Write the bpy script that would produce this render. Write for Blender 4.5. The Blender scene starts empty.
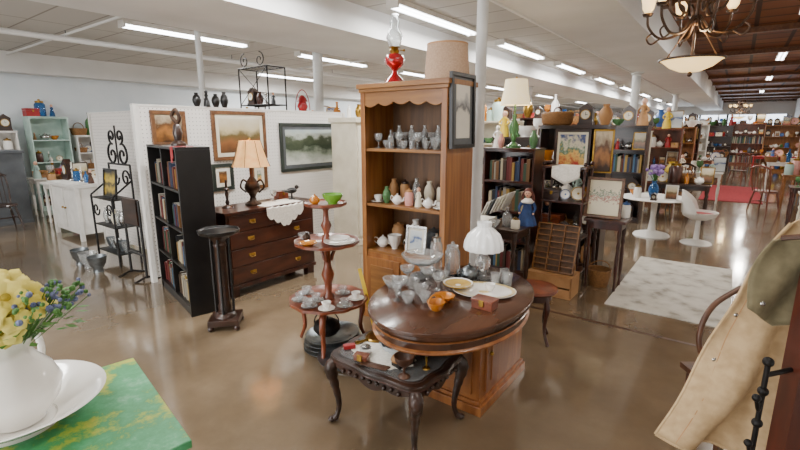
import bpy,bmesh,math,random
from math import sin,cos,pi,radians
from mathutils import Vector,Matrix
random.seed(7)
COL=bpy.context.scene.collection
TH=radians(36.5); ca,sa=cos(TH),sin(TH)
def W(a,b): return (ca*a+sa*b,-sa*a+ca*b)
RZ=-TH; RA=RZ+pi/2; RL=RZ-pi/2
def hx(h):
    h=h.lstrip('#'); o=[]
    for i in (0,2,4):
        c=int(h[i:i+2],16)/255; o.append(c/12.92 if c<=.04045 else ((c+.055)/1.055)**2.4)
    return (o[0],o[1],o[2],1)
def base(name):
    m=bpy.data.materials.new(name); m.use_nodes=True
    nt=m.node_tree; return m,nt,nt.nodes['Principled BSDF']
def pm(name,c1,c2=None,scale=6,rough=.5,metal=0,stretch=(1,1,1),bump=0,trans=0,em=None,es=0,coat=0,lo=.35,hi=.65,c3=None):
    m,nt,P=base(name); N=nt.nodes; L=nt.links
    P.inputs['Roughness'].default_value=rough; P.inputs['Metallic'].default_value=metal
    P.inputs['Transmission Weight'].default_value=trans; P.inputs['Coat Weight'].default_value=coat
    P.inputs['Coat Roughness'].default_value=.12
    if em: P.inputs['Emission Color'].default_value=hx(em); P.inputs['Emission Strength'].default_value=es
    c2=c2 or c1
    tc=N.new('ShaderNodeTexCoord'); mp=N.new('ShaderNodeMapping'); mp.inputs['Scale'].default_value=stretch
    nz=N.new('ShaderNodeTexNoise'); nz.inputs['Scale'].default_value=scale; nz.inputs['Detail'].default_value=5
    cr=N.new('ShaderNodeValToRGB'); cr.color_ramp.elements[0].position=lo; cr.color_ramp.elements[1].position=hi
    cr.color_ramp.elements[0].color=hx(c1); cr.color_ramp.elements[1].color=hx(c2)
    if c3: e=cr.color_ramp.elements.new((lo+hi)/2); e.color=hx(c3)
    L.new(tc.outputs['Object'],mp.inputs[0]); L.new(mp.outputs[0],nz.inputs['Vector'])
    L.new(nz.outputs['Fac'],cr.inputs[0]); L.new(cr.outputs[0],P.inputs['Base Color'])
    if bump:
        bp=N.new('ShaderNodeBump'); bp.inputs['Strength'].default_value=bump; bp.inputs['Distance'].default_value=.01
        L.new(nz.outputs['Fac'],bp.inputs['Height']); L.new(bp.outputs[0],P.inputs['Normal'])
    return m
def gridmat(name,c,line,sx,sy,mort=.02,rough=.8,metal=0,bump=.0,c2=None,off=0,spec=.5):
    m,nt,P=base(name); N=nt.nodes; L=nt.links
    P.inputs['Roughness'].default_value=rough; P.inputs['Metallic'].default_value=metal; P.inputs['Specular IOR Level'].default_value=spec
    tc=N.new('ShaderNodeTexCoord'); br=N.new('ShaderNodeTexBrick'); br.offset=off
    br.inputs['Color1'].default_value=hx(c); br.inputs['Color2'].default_value=hx(c2 or c); br.inputs['Mortar'].default_value=hx(line)
    br.inputs['Scale'].default_value=1; br.inputs['Brick Width'].default_value=sx; br.inputs['Row Height'].default_value=sy
    br.inputs['Mortar Size'].default_value=mort
    L.new(tc.outputs['Object'],br.inputs['Vector']); L.new(br.outputs['Color'],P.inputs['Base Color'])
    if bump:
        bp=N.new('ShaderNodeBump'); bp.inputs['Strength'].default_value=bump
        L.new(br.outputs['Fac'],bp.inputs['Height']); L.new(bp.outputs[0],P.inputs['Normal'])
    return m
def pegmat():
    m,nt,P=base('pegboard_white'); N=nt.nodes; L=nt.links; P.inputs['Roughness'].default_value=.6
    tc=N.new('ShaderNodeTexCoord'); v=N.new('ShaderNodeVectorMath'); v.operation='SCALE'; v.inputs['Scale'].default_value=22
    f=N.new('ShaderNodeVectorMath'); f.operation='FRACTION'; s=N.new('ShaderNodeVectorMath'); s.operation='SUBTRACT'; s.inputs[1].default_value=(.5,.5,.5)
    mu=N.new('ShaderNodeVectorMath'); mu.operation='MULTIPLY'; mu.inputs[1].default_value=(1,0,1)
    ln=N.new('ShaderNodeVectorMath'); ln.operation='LENGTH'; lt=N.new('ShaderNodeMath'); lt.operation='LESS_THAN'; lt.inputs[1].default_value=.13
    mx=N.new('ShaderNodeMix'); mx.data_type='RGBA'; mx.inputs[6].default_value=hx('ece8e2'); mx.inputs[7].default_value=hx('98928a')
    L.new(tc.outputs['Object'],v.inputs[0]); L.new(v.outputs[0],f.inputs[0]); L.new(f.outputs[0],s.inputs[0]); L.new(s.outputs[0],mu.inputs[0])
    L.new(mu.outputs[0],ln.inputs[0]); L.new(ln.outputs['Value'],lt.inputs[0]); L.new(lt.outputs[0],mx.inputs[0]); L.new(mx.outputs[2],P.inputs['Base Color'])
    return m
def artmat(name,stops,ns=5,amt=.35):
    m,nt,P=base(name); N=nt.nodes; L=nt.links; P.inputs['Roughness'].default_value=.3
    tc=N.new('ShaderNodeTexCoord'); sp=N.new('ShaderNodeSeparateXYZ'); nz=N.new('ShaderNodeTexNoise'); nz.inputs['Scale'].default_value=ns; nz.inputs['Detail'].default_value=6
    ma=N.new('ShaderNodeMath'); ma.operation='MULTIPLY_ADD'; ma.inputs[1].default_value=amt
    su=N.new('ShaderNodeMath'); su.operation='SUBTRACT'; su.inputs[1].default_value=amt/2
    cr=N.new('ShaderNodeValToRGB'); els=cr.color_ramp.elements
    els[0].position=stops[0][0]; els[0].color=hx(stops[0][1]); els[1].position=stops[-1][0]; els[1].color=hx(stops[-1][1])
    for p,c in stops[1:-1]: e=els.new(p); e.color=hx(c)
    L.new(tc.outputs['Generated'],sp.inputs[0]); L.new(tc.outputs['Generated'],nz.inputs['Vector'])
    L.new(nz.outputs['Fac'],ma.inputs[0]); L.new(sp.outputs[2],ma.inputs[2]); L.new(ma.outputs[0],su.inputs[0]); L.new(su.outputs[0],cr.inputs[0])
    L.new(cr.outputs[0],P.inputs['Base Color']); return m
mahog=pm('mahogany','2a120b','4a2114',14,.3,stretch=(1,1,.2),coat=.4)
darkw=pm('dark_walnut','20120c','3b2216',16,.35,stretch=(.2,1,1),coat=.3)
cherry=pm('cherry_wood','5e2a16','7e3d20',12,.3,stretch=(1,1,.3),coat=.4)
oak=pm('honey_oak','79471a','9a642e',14,.42,stretch=(1.5,1.5,.12),coat=.15)
oak2=pm('oak_board','76491f','90612b',14,.42,stretch=(.15,1.5,1.5),coat=.15)
oakback=pm('oak_backing','4f341b','664626',14,.5,stretch=(1.5,1.5,.12))
ttop=pm('table_top_walnut','3a2418','573524',10,.22,stretch=(1,.15,1),coat=.5)
cabw=pm('cabinet_maple','7e4a24','9c6434',12,.35,stretch=(1.5,1.5,.15),coat=.3)
blackp=pm('black_lacquer','0c0b0b','141212',8,.35)
iron=pm('wrought_iron','141313','221f1e',20,.5,metal=.6)
white=pm('white_paint','dedbd4','ebe8e2',6,.5)
cream=pm('cream_paint','d8cfb8','e5ddc8',6,.5)
porc=pm('white_porcelain','efece5','f7f4ee',3,.12,coat=.6)
milk=pm('milk_glass','eef0ef','f8f9f8',3,.15,coat=.6,em='ffffff',es=.1)
glass=pm('clear_glass','f8fbfb',rough=.05,trans=.86)
bglass=pm('blue_glass','2f6fae',rough=.06,trans=.6)
gglass=pm('green_glass','5f8f5a',rough=.1,trans=.4)
rglass=pm('red_glass','b0101a',rough=.08,trans=.35,coat=.5)
aglass=pm('amber_glass','d98a2a',rough=.08,trans=.4,coat=.5)
lime=pm('lime_ceramic','5f9e2c','76b43a',6,.2,coat=.5)
silver=pm('silver','a8a8a6','c9c8c4',20,.25,metal=1)
pewter=pm('pewter','6e7478','8d9396',14,.35,metal=.9)
brass=pm('brass','8a6a2c','b08c42',14,.3,metal=1)
bronze=pm('bronze_dark','2e2018','4a3424',14,.4,metal=.6)
lace=pm('lace','e2ddd0','f4f0e6',60,.8)
redm=pm('red_paint','8e1418','a81e20',6,.4)
redc=pm('red_carpet','7e1c24','9a2a30',20,.95)
bluem=pm('blue_paint','2d4f86','3b64a0',6,.4)
teal=pm('teal_paint','a8c2b8','bfd4ca',6,.5)
yel=pm('yellow_paint','d8b428','e8c83c',6,.4)
pinkm=pm('pink_ceramic','cf8f86','dba59b',6,.3)
tan=pm('tan_clay','a5784a','b98b5c',6,.6)
greyp=pm('grey_paint','4c5054','5a5e62',6,.5)
leath=pm('brown_leather','3e2416','56351f',12,.45)
wick=pm('wicker','6a4524','9a6f3e',60,.7,bump=.5,stretch=(1,1,3))
burlap=pm('linen_shade','a88a72','b89c82',80,.8)
shadeL=pm('lit_shade','c08a52','d2a069',20,.8,em='ffbe70',es=.55)
shadeC=pm('cream_shade','efe0b8','f5e8c8',20,.8,em='ffe6b0',es=.9)
paper=pm('paper','d9d3c4','ece7da',20,.8)
skin=pm('doll_skin','d8a488','e2b298',5,.4)
peg=pegmat()
palette=[redm,bluem,teal,yel,white,cream,darkw,tan,pinkm,greyp,leath,brass,porc,gglass,bglass,mahog,tan,cherry]
bookm=[pm('book_%d'%i,c,None,5,.6) for i,c in enumerate(['5a1c1a','26344f','2f4a38','a89c80','6b4a2a','14161a','8a8478','6a2f2a','96793a','3f5f7a','3a2a1e','574636'])]
art_land=artmat('art_autumn_landscape',[(.1,'4a3420'),(.35,'8a5a34'),(.5,'6a5a34'),(.62,'c8b890'),(.9,'d8d0bc')])
art_pine=artmat('art_pine_landscape',[(.15,'c8ccc4'),(.38,'8a9484'),(.5,'2c3a28'),(.66,'4a5440'),(.75,'b8bfb6'),(.95,'9fb0b8')],7,.45)
art_dark=artmat('art_dark_still',[(.1,'3a2414'),(.4,'a06a34'),(.6,'5a3a20'),(.9,'c8b89a')],4,.8)
art_sketch=artmat('art_sketch',[(.1,'d4d0c4'),(.42,'c6c2b6'),(.5,'5a5c60'),(.6,'a8a8a4'),(.7,'d4d0c4')],4,.7)
art_col=artmat('art_colourful',[(.1,'a83028'),(.35,'d8b060'),(.5,'3a6a5a'),(.7,'d0c8b0'),(.9,'3a4a7a')],9,1.0)
art_samp=artmat('art_sampler',[(.1,'d8ccaa'),(.4,'d8ccaa'),(.48,'9a4a3a'),(.54,'d8ccaa'),(.6,'4a6a4a'),(.66,'d8ccaa')],14,.7)
art_blue=artmat('art_blue_figure',[(.1,'d8dcdc'),(.45,'c0c8cc'),(.52,'2f4f8a'),(.62,'c8d0d4'),(.9,'e4e6e6')],3,.5)
art_sign=artmat('art_yellow_sign',[(.1,'141210'),(.3,'c8a838'),(.5,'181410'),(.6,'d8b838'),(.9,'141210')],5,.5)

class B:
    def __init__(s,n): s.n=n; s.bm=bmesh.new(); s.m=[]; s.T=Matrix()
    def mi(s,m):
        if m not in s.m: s.m.append(m)
        return s.m.index(m)
    def add(s,vs,fs,m,sm=False):
        k=s.mi(m); V=[s.bm.verts.new(s.T@Vector(v)) for v in vs]
        for f in fs:
            if len(set(f))<3: continue
            try:
                F=s.bm.faces.new([V[i] for i in f]); F.material_index=k; F.smooth=sm
            except ValueError: pass
        return s
    def bx(s,x0,x1,y0,y1,z0,z1,m): return s.add([(x,y,z) for x in (x0,x1) for y in (y0,y1) for z in (z0,z1)],[(0,1,3,2),(4,6,7,5),(0,4,5,1),(2,3,7,6),(0,2,6,4),(1,5,7,3)],m)
    def box(s,c,d,m,r=(0,0,0)):
        o=s.T.copy(); s.T=o@Matrix.Translation(c)@Matrix.Rotation(r[2],4,'Z')@Matrix.Rotation(r[1],4,'Y')@Matrix.Rotation(r[0],4,'X')
        s.bx(-d[0]/2,d[0]/2,-d[1]/2,d[1]/2,-d[2]/2,d[2]/2,m); s.T=o; return s
    def lathe(s,p,m,c=(0,0,0),seg=24,sx=1,sy=1,fl=0,nf=8,fz=None):
        vs=[];R=[]
        for r,z in p:
            if r<1e-4: R.append([len(vs)]*seg); vs.append((c[0],c[1],c[2]+z))
            else:
                st=len(vs); R.append(list(range(st,st+seg)))
                for i in range(seg):
                    t=2*pi*i/seg; rr=r*(1+fl*cos(nf*t)) if (fz is None or z>=fz) else r
                    vs.append((c[0]+rr*cos(t)*sx,c[1]+rr*sin(t)*sy,c[2]+z))
        fs=[]
        for a,b in zip(R,R[1:]):
            for i in range(seg):
                j=(i+1)%seg; f=[a[i],a[j],b[j],b[i]]; g=[]
                for q in f:
                    if q not in g: g.append(q)
                fs.append(g)
        return s.add(vs,fs,m,True)
    def ball(s,c,r,m,seg=14,sx=1,sy=1,sz=1):
        n=8; return s.lathe([(r*sin(pi*i/n) if 0<i<n else 0,-r*cos(pi*i/n)*sz) for i in range(n+1)],m,c,seg,sx,sy)
    def tube(s,pts,r,m,seg=8,closed=False):
        P=[Vector(p) for p in pts]; n=len(P); rs=r if isinstance(r,(list,tuple)) else [r]*n
        if len(rs)!=n: rs=[rs[min(int(i*len(rs)/n),len(rs)-1)] for i in range(n)]
        vs=[];up=None
        for i in range(n):
            if closed: t=(P[(i+1)%n]-P[i-1])
            else: t=P[min(i+1,n-1)]-P[max(i-1,0)]
            if t.length<1e-9: t=Vector((0,0,1))
            t.normalize()
            if up is None: up=t.orthogonal().normalized()
            up=(up-t*up.dot(t))
            if up.length<1e-6: up=t.orthogonal()
            up.normalize(); w=t.cross(up)
            for k in range(seg):
                a=2*pi*k/seg; vs.append(P[i]+(up*cos(a)+w*sin(a))*rs[i])
        fs=[]
        for i in range(n if closed else n-1):
            j=(i+1)%n
            for k in range(seg):
                l=(k+1)%seg; fs.append((i*seg+k,i*seg+l,j*seg+l,j*seg+k))
        if not closed: fs.append(tuple(range(seg))[::-1]); fs.append(tuple((n-1)*seg+k for k in range(seg)))
        return s.add([tuple(v) for v in vs],fs,m,True)
    def prism(s,poly,y0,y1,m,ax='y'):
        n=len(poly)
        f=(lambda a,b,c:(a,c,b)) if ax=='y' else ((lambda a,b,c:(c,a,b)) if ax=='x' else (lambda a,b,c:(a,b,c)))
        vs=[f(a,b,y0) for a,b in poly]+[f(a,b,y1) for a,b in poly]
        fs=[tuple(range(n)),tuple(range(n,2*n))[::-1]]+[(i,(i+1)%n,n+(i+1)%n,n+i) for i in range(n)]
        return s.add(vs,fs,m)
    def grid(s,fn,nu,nv,m):
        vs=[fn(i/nu,j/nv) for i in range(nu+1) for j in range(nv+1)]
        return s.add(vs,[(i*(nv+1)+j,(i+1)*(nv+1)+j,(i+1)*(nv+1)+j+1,i*(nv+1)+j+1) for i in range(nu) for j in range(nv)],m,True)
    def done(s,x=0,y=0,z=0,rz=0,bev=0,solid=0):
        bmesh.ops.recalc_face_normals(s.bm,faces=s.bm.faces)
        me=bpy.data.meshes.new(s.n); s.bm.to_mesh(me); s.bm.free()
        for m in s.m: me.materials.append(m)
        try: me.set_sharp_from_angle(angle=radians(50))
        except Exception: pass
        o=bpy.data.objects.new(s.n,me); COL.objects.link(o); o.location=(x,y,z); o.rotation_euler=(0,0,rz)
        if solid: d=o.modifiers.new('s','SOLIDIFY'); d.thickness=solid
        if bev: d=o.modifiers.new('b','BEVEL'); d.width=bev; d.segments=2; d.limit_method='ANGLE'; d.angle_limit=radians(50)
        return o
def adopt(parent,before):
    M=(Matrix.Translation(parent.location)@Matrix.Rotation(parent.rotation_euler.z,4,'Z')).inverted()
    for o in list(COL.objects):
        if o not in before and o is not parent and o.parent is None: o.parent=parent; o.matrix_parent_inverse=M
def sp(p,n=6):
    P=[Vector(q) for q in p]; P=[P[0]*2-P[1]]+P+[P[-1]*2-P[-2]]; o=[]
    for i in range(1,len(P)-2):
        for k in range(n):
            t=k/n; o.append(.5*((2*P[i])+(P[i+1]-P[i-1])*t+(2*P[i-1]-5*P[i]+4*P[i+1]-P[i+2])*t*t+(3*P[i]-P[i-1]-3*P[i+1]+P[i+2])*t**3))
    o.append(P[-2]); return [tuple(v) for v in o]
def shell(p,t):
    return list(p)+[(max(r-t,.0008),max(z,p[0][1]+t)) for r,z in reversed(p[1:])]+[(0,p[0][1]+t)]
# ---------- small items ----------
def vase(n,x,y,z,h,r,m,fl=0):
    B(n).lathe(shell([(0,0),(r*.55,0),(r*.6,h*.05),(r*.9,h*.3),(r,h*.5),(r*.8,h*.72),(r*.4,h*.88),(r*.5,h)],r*.12),m,seg=20,fl=fl).done(x,y,z)
def bowl(n,x,y,z,h,r,m,fl=0,sx=1):
    B(n).lathe(shell([(0,0),(r*.45,0),(r*.45,h*.12),(r*.75,h*.4),(r*.93,h*.75),(r,h)],min(.005,r*.08)),m,seg=28,fl=fl,nf=10,sx=sx,fz=h*.3).done(x,y,z)
def compote(n,x,y,z,h,r,m,fl=.04):
    B(n).lathe([(0,0),(r*.6,0),(r*.55,h*.06),(r*.13,h*.15),(r*.1,h*.3),(r*.18,h*.38),(r*.12,h*.46),(r*.5,h*.56),(r*.9,h*.78),(r,h),(r*.93,h),(r*.82,h*.8),(r*.4,h*.62),(0,h*.6)],m,seg=30,fl=fl,nf=10,fz=h*.5).done(x,y,z)
def plate(n,x,y,z,r,m,m2=None,sx=1,rz=0):
    b=B(n).lathe([(0,0),(r*.6,0),(r*.68,.008),(r,.02),(r,.024),(r*.66,.013),(0,.008)],m,seg=30,sx=sx)
    if m2: b.lathe([(r*.88,.0215),(r*.93,.0245),(r*.97,.0265),(r*.9,.0255),(r*.86,.0225)],m2,seg=30,sx=sx); b.lathe([(0,.009),(r*.3,.0095),(r*.32,.009)],m2,seg=20,sx=sx)
    return b.done(x,y,z,rz)
def cup(n,x,y,z,m,s=1,sau=True):
    b=B(n); o=.0
    if sau: b.lathe([(0,0),(.04*s,0),(.07*s,.012*s),(.07*s,.015*s),(.04*s,.006*s),(0,.005*s)],m,seg=20); o=.006*s
    b.lathe(shell([(0,o),(.02*s,o),(.022*s,.01*s+o),(.035*s,.03*s+o),(.04*s,.06*s+o)],.003),m,seg=18)
    b.tube(sp([(.036*s,0,.05*s+o),(.058*s,0,.052*s+o),(.055*s,0,.028*s+o),(.033*s,0,.022*s+o)],4),.004*s,m,6); b.done(x,y,z,random.random()*6)
def goblet(n,x,y,z,h,m):
    r=h*.28; B(n).lathe([(0,0),(r*.8,0),(r*.7,h*.04),(r*.12,h*.1),(r*.12,h*.4),(r*.7,h*.52),(r,h*.75),(r*.9,h),(r*.82,h),(r*.88,h*.75),(r*.5,h*.56),(0,h*.5)],m,seg=18).done(x,y,z)
def teapot(n,x,y,z,s,m,rz=0):
    b=B(n).lathe([(0,0),(.05,0),(.055,.01),(.085,.04),(.09,.08),(.07,.115),(.045,.13),(.048,.135),(.02,.15),(.008,.155),(.014,.168),(0,.176)],m,seg=22)
    b.tube(sp([(.08,0,.05),(.12,0,.07),(.13,0,.11),(.15,0,.13)],4),[.016,.014,.011,.009],m,8)
    b.tube(sp([(-.075,0,.11),(-.12,0,.13),(-.14,0,.085),(-.11,0,.05),(-.085,0,.045)],4),.007,m,8)
    o=b.done(x,y,z,rz); o.scale=(s,s,s)
def jar(n,x,y,z,h,r,m,m2):
    B(n).lathe([(0,0),(r*.9,0),(r,h*.05),(r,h*.7),(r*.7,h*.82),(0,h*.82)],m,seg=20).lathe([(r*.75,h*.8),(r*.78,h*.9),(r*.2,h*.94),(r*.25,h),(0,h*1.02)],m2,seg=20).done(x,y,z)
def bottle(n,x,y,z,h,r,m):
    B(n).lathe([(0,0),(r,0),(r,h*.55),(r*.85,h*.65),(r*.3,h*.78),(r*.3,h*.95),(r*.38,h*.96),(r*.38,h),(0,h)],m,seg=16).done(x,y,z)
def candlestick(n,x,y,z,h,m,m2=None):
    b=B(n).lathe([(0,0),(h*.22,0),(h*.2,h*.05),(h*.05,h*.12),(h*.08,h*.2),(h*.04,h*.3),(h*.07,h*.5),(h*.04,h*.6),(h*.09,h*.68),(h*.06,h*.72),(0,h*.72)],m,seg=14)
    b.lathe([(h*.04,h*.72),(h*.04,h),(0,h)],m2 or paper,seg=10); b.done(x,y,z)
def figurine(n,x,y,z,h,m,m2=None):
    b=B(n).lathe([(0,0),(h*.2,0),(h*.2,h*.05),(h*.17,h*.3),(h*.08,h*.55),(h*.12,h*.7),(h*.05,h*.78),(0,h*.79)],m,seg=14)
    b.ball((0,0,h*.87),h*.1,m2 or m,12,sz=1.25); b.tube(sp([(h*.1,0,h*.7),(h*.2,-.02*h,h*.55),(h*.1,-h*.12,h*.45)],4),h*.035,m,6); b.tube(sp([(-h*.1,0,h*.7),(-h*.2,-.02*h,h*.55),(-h*.1,-h*.12,h*.45)],4),h*.035,m,6)
    b.done(x,y,z,RZ+random.uniform(-.5,.5))
def books(n,x,y,z,w,h,d,rz):
    b=B(n); p=-w/2
    while p<w/2-.02:
        t=min(random.uniform(.018,.045),w/2-p); hh=h*random.uniform(.72,1); m=random.choice(bookm); dd=d*random.uniform(.8,1)
        b.bx(p+.001,p+t-.001,-dd/2,dd/2,0,hh,m); b.bx(p+.003,p+t-.003,-dd/2+.01,dd/2+.002,.003,hh+.0005,paper); p+=t
    return b.done(x,y,z,rz)
def box_chest(n,x,y,z,w,h,d,m,rz):
    B(n).bx(-w/2,w/2,-d/2,d/2,0,h*.7,m).bx(-w/2-.004,w/2+.004,-d/2-.004,d/2+.004,h*.72,h,m).box((0,-d/2-.006,h*.68),(.03,.008,.04),brass).done(x,y,z,rz,.003)
def basket(n,x,y,z,r,h,m):
    b=B(n).lathe(shell([(0,0),(r*.75,0),(r*.8,h*.1),(r*.9,h*.5),(r,h)],r*.06),m,seg=26,fl=.02,nf=13)
    b.tube([(r*cos(pi*i/12),0,h+r*.7*sin(pi*i/12)) for i in range(13)],r*.05,m,6); b.done(x,y,z,random.random()*3)
def picture(n,x,y,z,w,h,rz,fm,art,t=.04,tilt=0,mat=None,dep=.025,mw=.04):
    b=B(n); b.T=Matrix.Rotation(-tilt,4,'X')
    b.bx(-w/2,w/2,-dep,0,0,t,fm).bx(-w/2,w/2,-dep,0,h-t,h,fm).bx(-w/2,-w/2+t,-dep,0,t,h-t,fm).bx(w/2-t,w/2,-dep,0,t,h-t,fm)
    b.bx(-w/2+t,w/2-t,-dep*.5,0,t,h-t,mat or art)
    if mat: b.bx(-w/2+t+mw,w/2-t-mw,-dep*.5-.003,-dep*.5,t+mw,h-t-mw,art)
    return b.done(x,y,z,rz,.004)
def lamp(n,x,y,z,hb,rs,hs,bm_,sm,rt=.6,fancy=True):
    b=B(n).lathe([(0,0),(rs*.5,0),(rs*.52,.02),(rs*.3,.04),(rs*.12,.07),(rs*.2,hb*.25),(rs*.34,hb*.42),(rs*.3,hb*.55),(rs*.1,hb*.68),(rs*.15,hb*.75),(rs*.06,hb*.8),(rs*.06,hb*1.1),(0,hb*1.1)],bm_,seg=20)
    zt=hb+hs
    b.lathe([(rs,hb),(rs*(1+rt)/2*.95,hb+hs*.5),(rs*rt,zt),(rs*rt-.004,zt),(rs*(1+rt)/2*.95-.004,hb+hs*.5),(rs-.004,hb),(rs,hb)],sm,seg=28,fl=.02 if fancy else 0,nf=14)
    b.tube([(0,0,hb*1.05),(0,0,zt+.01)],.004,brass,6).ball((0,0,zt+.02),.012,brass,10)
    for k in range(3):
        t=k*2*pi/3; b.tube([(0,0,zt-.015),(rs*rt*cos(t),rs*rt*sin(t),zt-.01)],.002,brass,5)
    return b.done(x,y,z)
def clock(n,x,y,z,h,rz):
    w=h*.6; b=B(n).bx(-w/2,w/2,-.05,.05,0,h*.75,darkw).bx(-w/2-.01,w/2+.01,-.06,.05,0,.03,darkw).prism([(-w/2-.01,h*.75),(w/2+.01,h*.75),(w*.2,h*.9),(0,h),(-w*.2,h*.9)],-.055,.05,darkw)
    o=b.T; b.T=Matrix.Translation((0,-.052,h*.48))@Matrix.Rotation(pi/2,4,'X'); b.lathe([(0,0),(w*.34,0),(w*.34,.006),(0,.006)],paper,seg=24).lathe([(w*.32,0),(w*.38,0),(w*.38,.01),(w*.32,.01)],brass,seg=24); b.T=o
    b.box((0,-.06,h*.52),(.006,.003,w*.25),blackp).box((w*.07,-.06,h*.48),(w*.18,.003,.006),blackp); b.done(x,y,z,rz,.002)
def rnd_item(x,y,z,hmax,small=1,rz=RZ):
    k=random.randrange(13); h=min(hmax*.88,random.uniform(.14,.3)*small); m=random.choice(palette); gm=random.choice([glass,bglass,porc,porc,aglass,gglass])
    if k==0: vase('ceramic_vase',x,y,z,h,h*.3,m)
    elif k==1: bowl('ceramic_bowl',x,y,z,h*.4,h*.4,gm)
    elif k==2: jar('lidded_jar',x,y,z,h,h*.28,m,brass)
    elif k==3: bottle('glass_bottle',x,y,z,h,h*.18,gm)
    elif k==4: candlestick('candlestick',x,y,z,h,random.choice([brass,silver,darkw]))
    elif k==5: figurine('figurine',x,y,z,h,m,skin)
    elif k==6: box_chest('trinket_box',x,y,z,h*.75,h*.5,h*.6,random.choice([darkw,cherry,tan,redm,cream]),rz+random.uniform(-.3,.3))
    elif k==7: teapot('teapot',x,y,z,min(h/.18,.9),random.choice([porc,silver,m]),random.random()*6)
    elif k==8: goblet('goblet',x,y,z,h*.8,gm)
    elif k==9: picture('tabletop_picture',x,y,z,h*.75,h,rz+random.uniform(-.2,.2),random.choice([brass,darkw,white]),random.choice([art_col,art_dark,art_blue,art_land]),.015,.12)
    elif k==10: clock('mantel_clock',x,y,z,h,rz)
    elif k==11:
        o=plate('display_plate',x,y,z+h*.36,h*.35,random.choice([porc,bluem,pinkm,cream]),random.choice([brass,bluem])); o.rotation_euler=(radians(78),0,rz)
    else: basket('wicker_basket',x,y,z,h*.45,h*.4,wick)
def toW(x0,y0,rz,lx,ly): return (x0+cos(rz)*lx-sin(rz)*ly,y0+sin(rz)*lx+cos(rz)*ly)
def shelfunit(n,a,b_,w,d,h,ns,rz,m,fill='mix',back=True,top=True,den=.15):
    x,y=W(a,b_); b=B(n); t=.022; before=set(COL.objects)
    b.bx(-w/2,-w/2+t,-d/2,d/2,0,h,m).bx(w/2-t,w/2,-d/2,d/2,0,h,m)
    zs=[.08+(h-t-.08)*i/ns for i in range(ns+1)]
    for zz in zs: b.bx(-w/2+t,w/2-t,-d/2+.002,d/2-.01,zz,zz+t,m)
    if back: b.bx(-w/2+t,w/2-t,d/2-.01,d/2,.08,h,m)
    b.bx(-w/2+t,w/2-t,-d/2+.015,-d/2+.03,0,.08,m); b.bx(-w/2-.015,w/2+.015,-d/2-.015,d/2,h,h+.02,m)
    par=b.done(x,y,0,rz,.002)
    for i,zz in enumerate(zs[:-1]):
        hm=zs[i+1]-zz-t
        if fill=='books' or (fill=='mix' and random.random()<.15):
            wx,wy=toW(x,y,rz,0,0); books('book_row',wx,wy,zz+t,w-2*t-.06,hm*.85,d*.6,rz)
        else:
            px=-w/2+.11
            while px<w/2-.09:
                wx,wy=toW(x,y,rz,px,random.uniform(-d*.2,d*.05)); rnd_item(wx,wy,zz+t,hm,1.1,rz); px+=den*random.uniform(.8,1.2)
    if top:
        px=-w/2+.12
        while px<w/2-.1:
            wx,wy=toW(x,y,rz,px,0); rnd_item(wx,wy,h+.02,.6,1.7,rz); px+=.2*random.uniform(.8,1.3)
    adopt(par,before)
def turned(b,x,y,z0,z1,r,m):
    h=z1-z0; b.lathe([(0,0),(r*.6,0),(r*.7,h*.06),(r*.5,h*.12),(r*.9,h*.3),(r,h*.5),(r*.6,h*.62),(r*1.1,h*.68),(r*.6,h*.74),(r,h*.82),(r,h),(0,h)],m,(x,y,z0),14)
def table(n,x,y,w,d,h,rz,m,leg=.03):
    b=B(n).bx(-w/2,w/2,-d/2,d/2,h-.03,h,m).bx(-w/2+.04,w/2-.04,-d/2+.04,d/2-.04,h-.11,h-.03,m)
    for sx in (-1,1):
        for sy in (-1,1): turned(b,sx*(w/2-.06),sy*(d/2-.06),0,h-.03,leg,m)
    return b.done(x,y,0,rz,.004)
def chair(n,x,y,rz,m,arms=False,sm=None):
    b=B(n); b.lathe([(0,.43),(.2,.43),(.22,.445),(.21,.465),(0,.46)],sm or m,seg=24,sy=.95)
    for sx in (-1,1):
        for sy in (-1,1): b.tube([(sx*.14,sy*.13,.44),(sx*.17,sy*.16,.25),(sx*.2,sy*.19,0)],[.014,.02,.011],m,8)
        b.tube([(sx*.17,-.16,.22),(sx*.17,.16,.22)],.01,m,6)
        b.tube(sp([(sx*.17,.15,.45),(sx*.19,.2,.7),(sx*.18,.25,.95)],4),.014,m,8)
        if arms: b.tube(sp([(sx*.19,.2,.68),(sx*.25,.0,.68),(sx*.24,-.15,.66)],4),.015,m,8); b.tube([(sx*.23,-.12,.66),(sx*.19,-.1,.45)],.011,m,6)
    b.tube([(-.17,0,.22),(.17,0,.22)],.01,m,6)
    b.tube(sp([(-.2,.25,.93),(-.1,.27,.98),(0,.27,1.0),(.1,.27,.98),(.2,.25,.93)],4),.022,m,8)
    for i in range(5): b.tube([(-.12+i*.06,.16,.45),(-.13+i*.065,.26,.95)],.007,m,6)
    b.done(x,y,0,rz)

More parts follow.
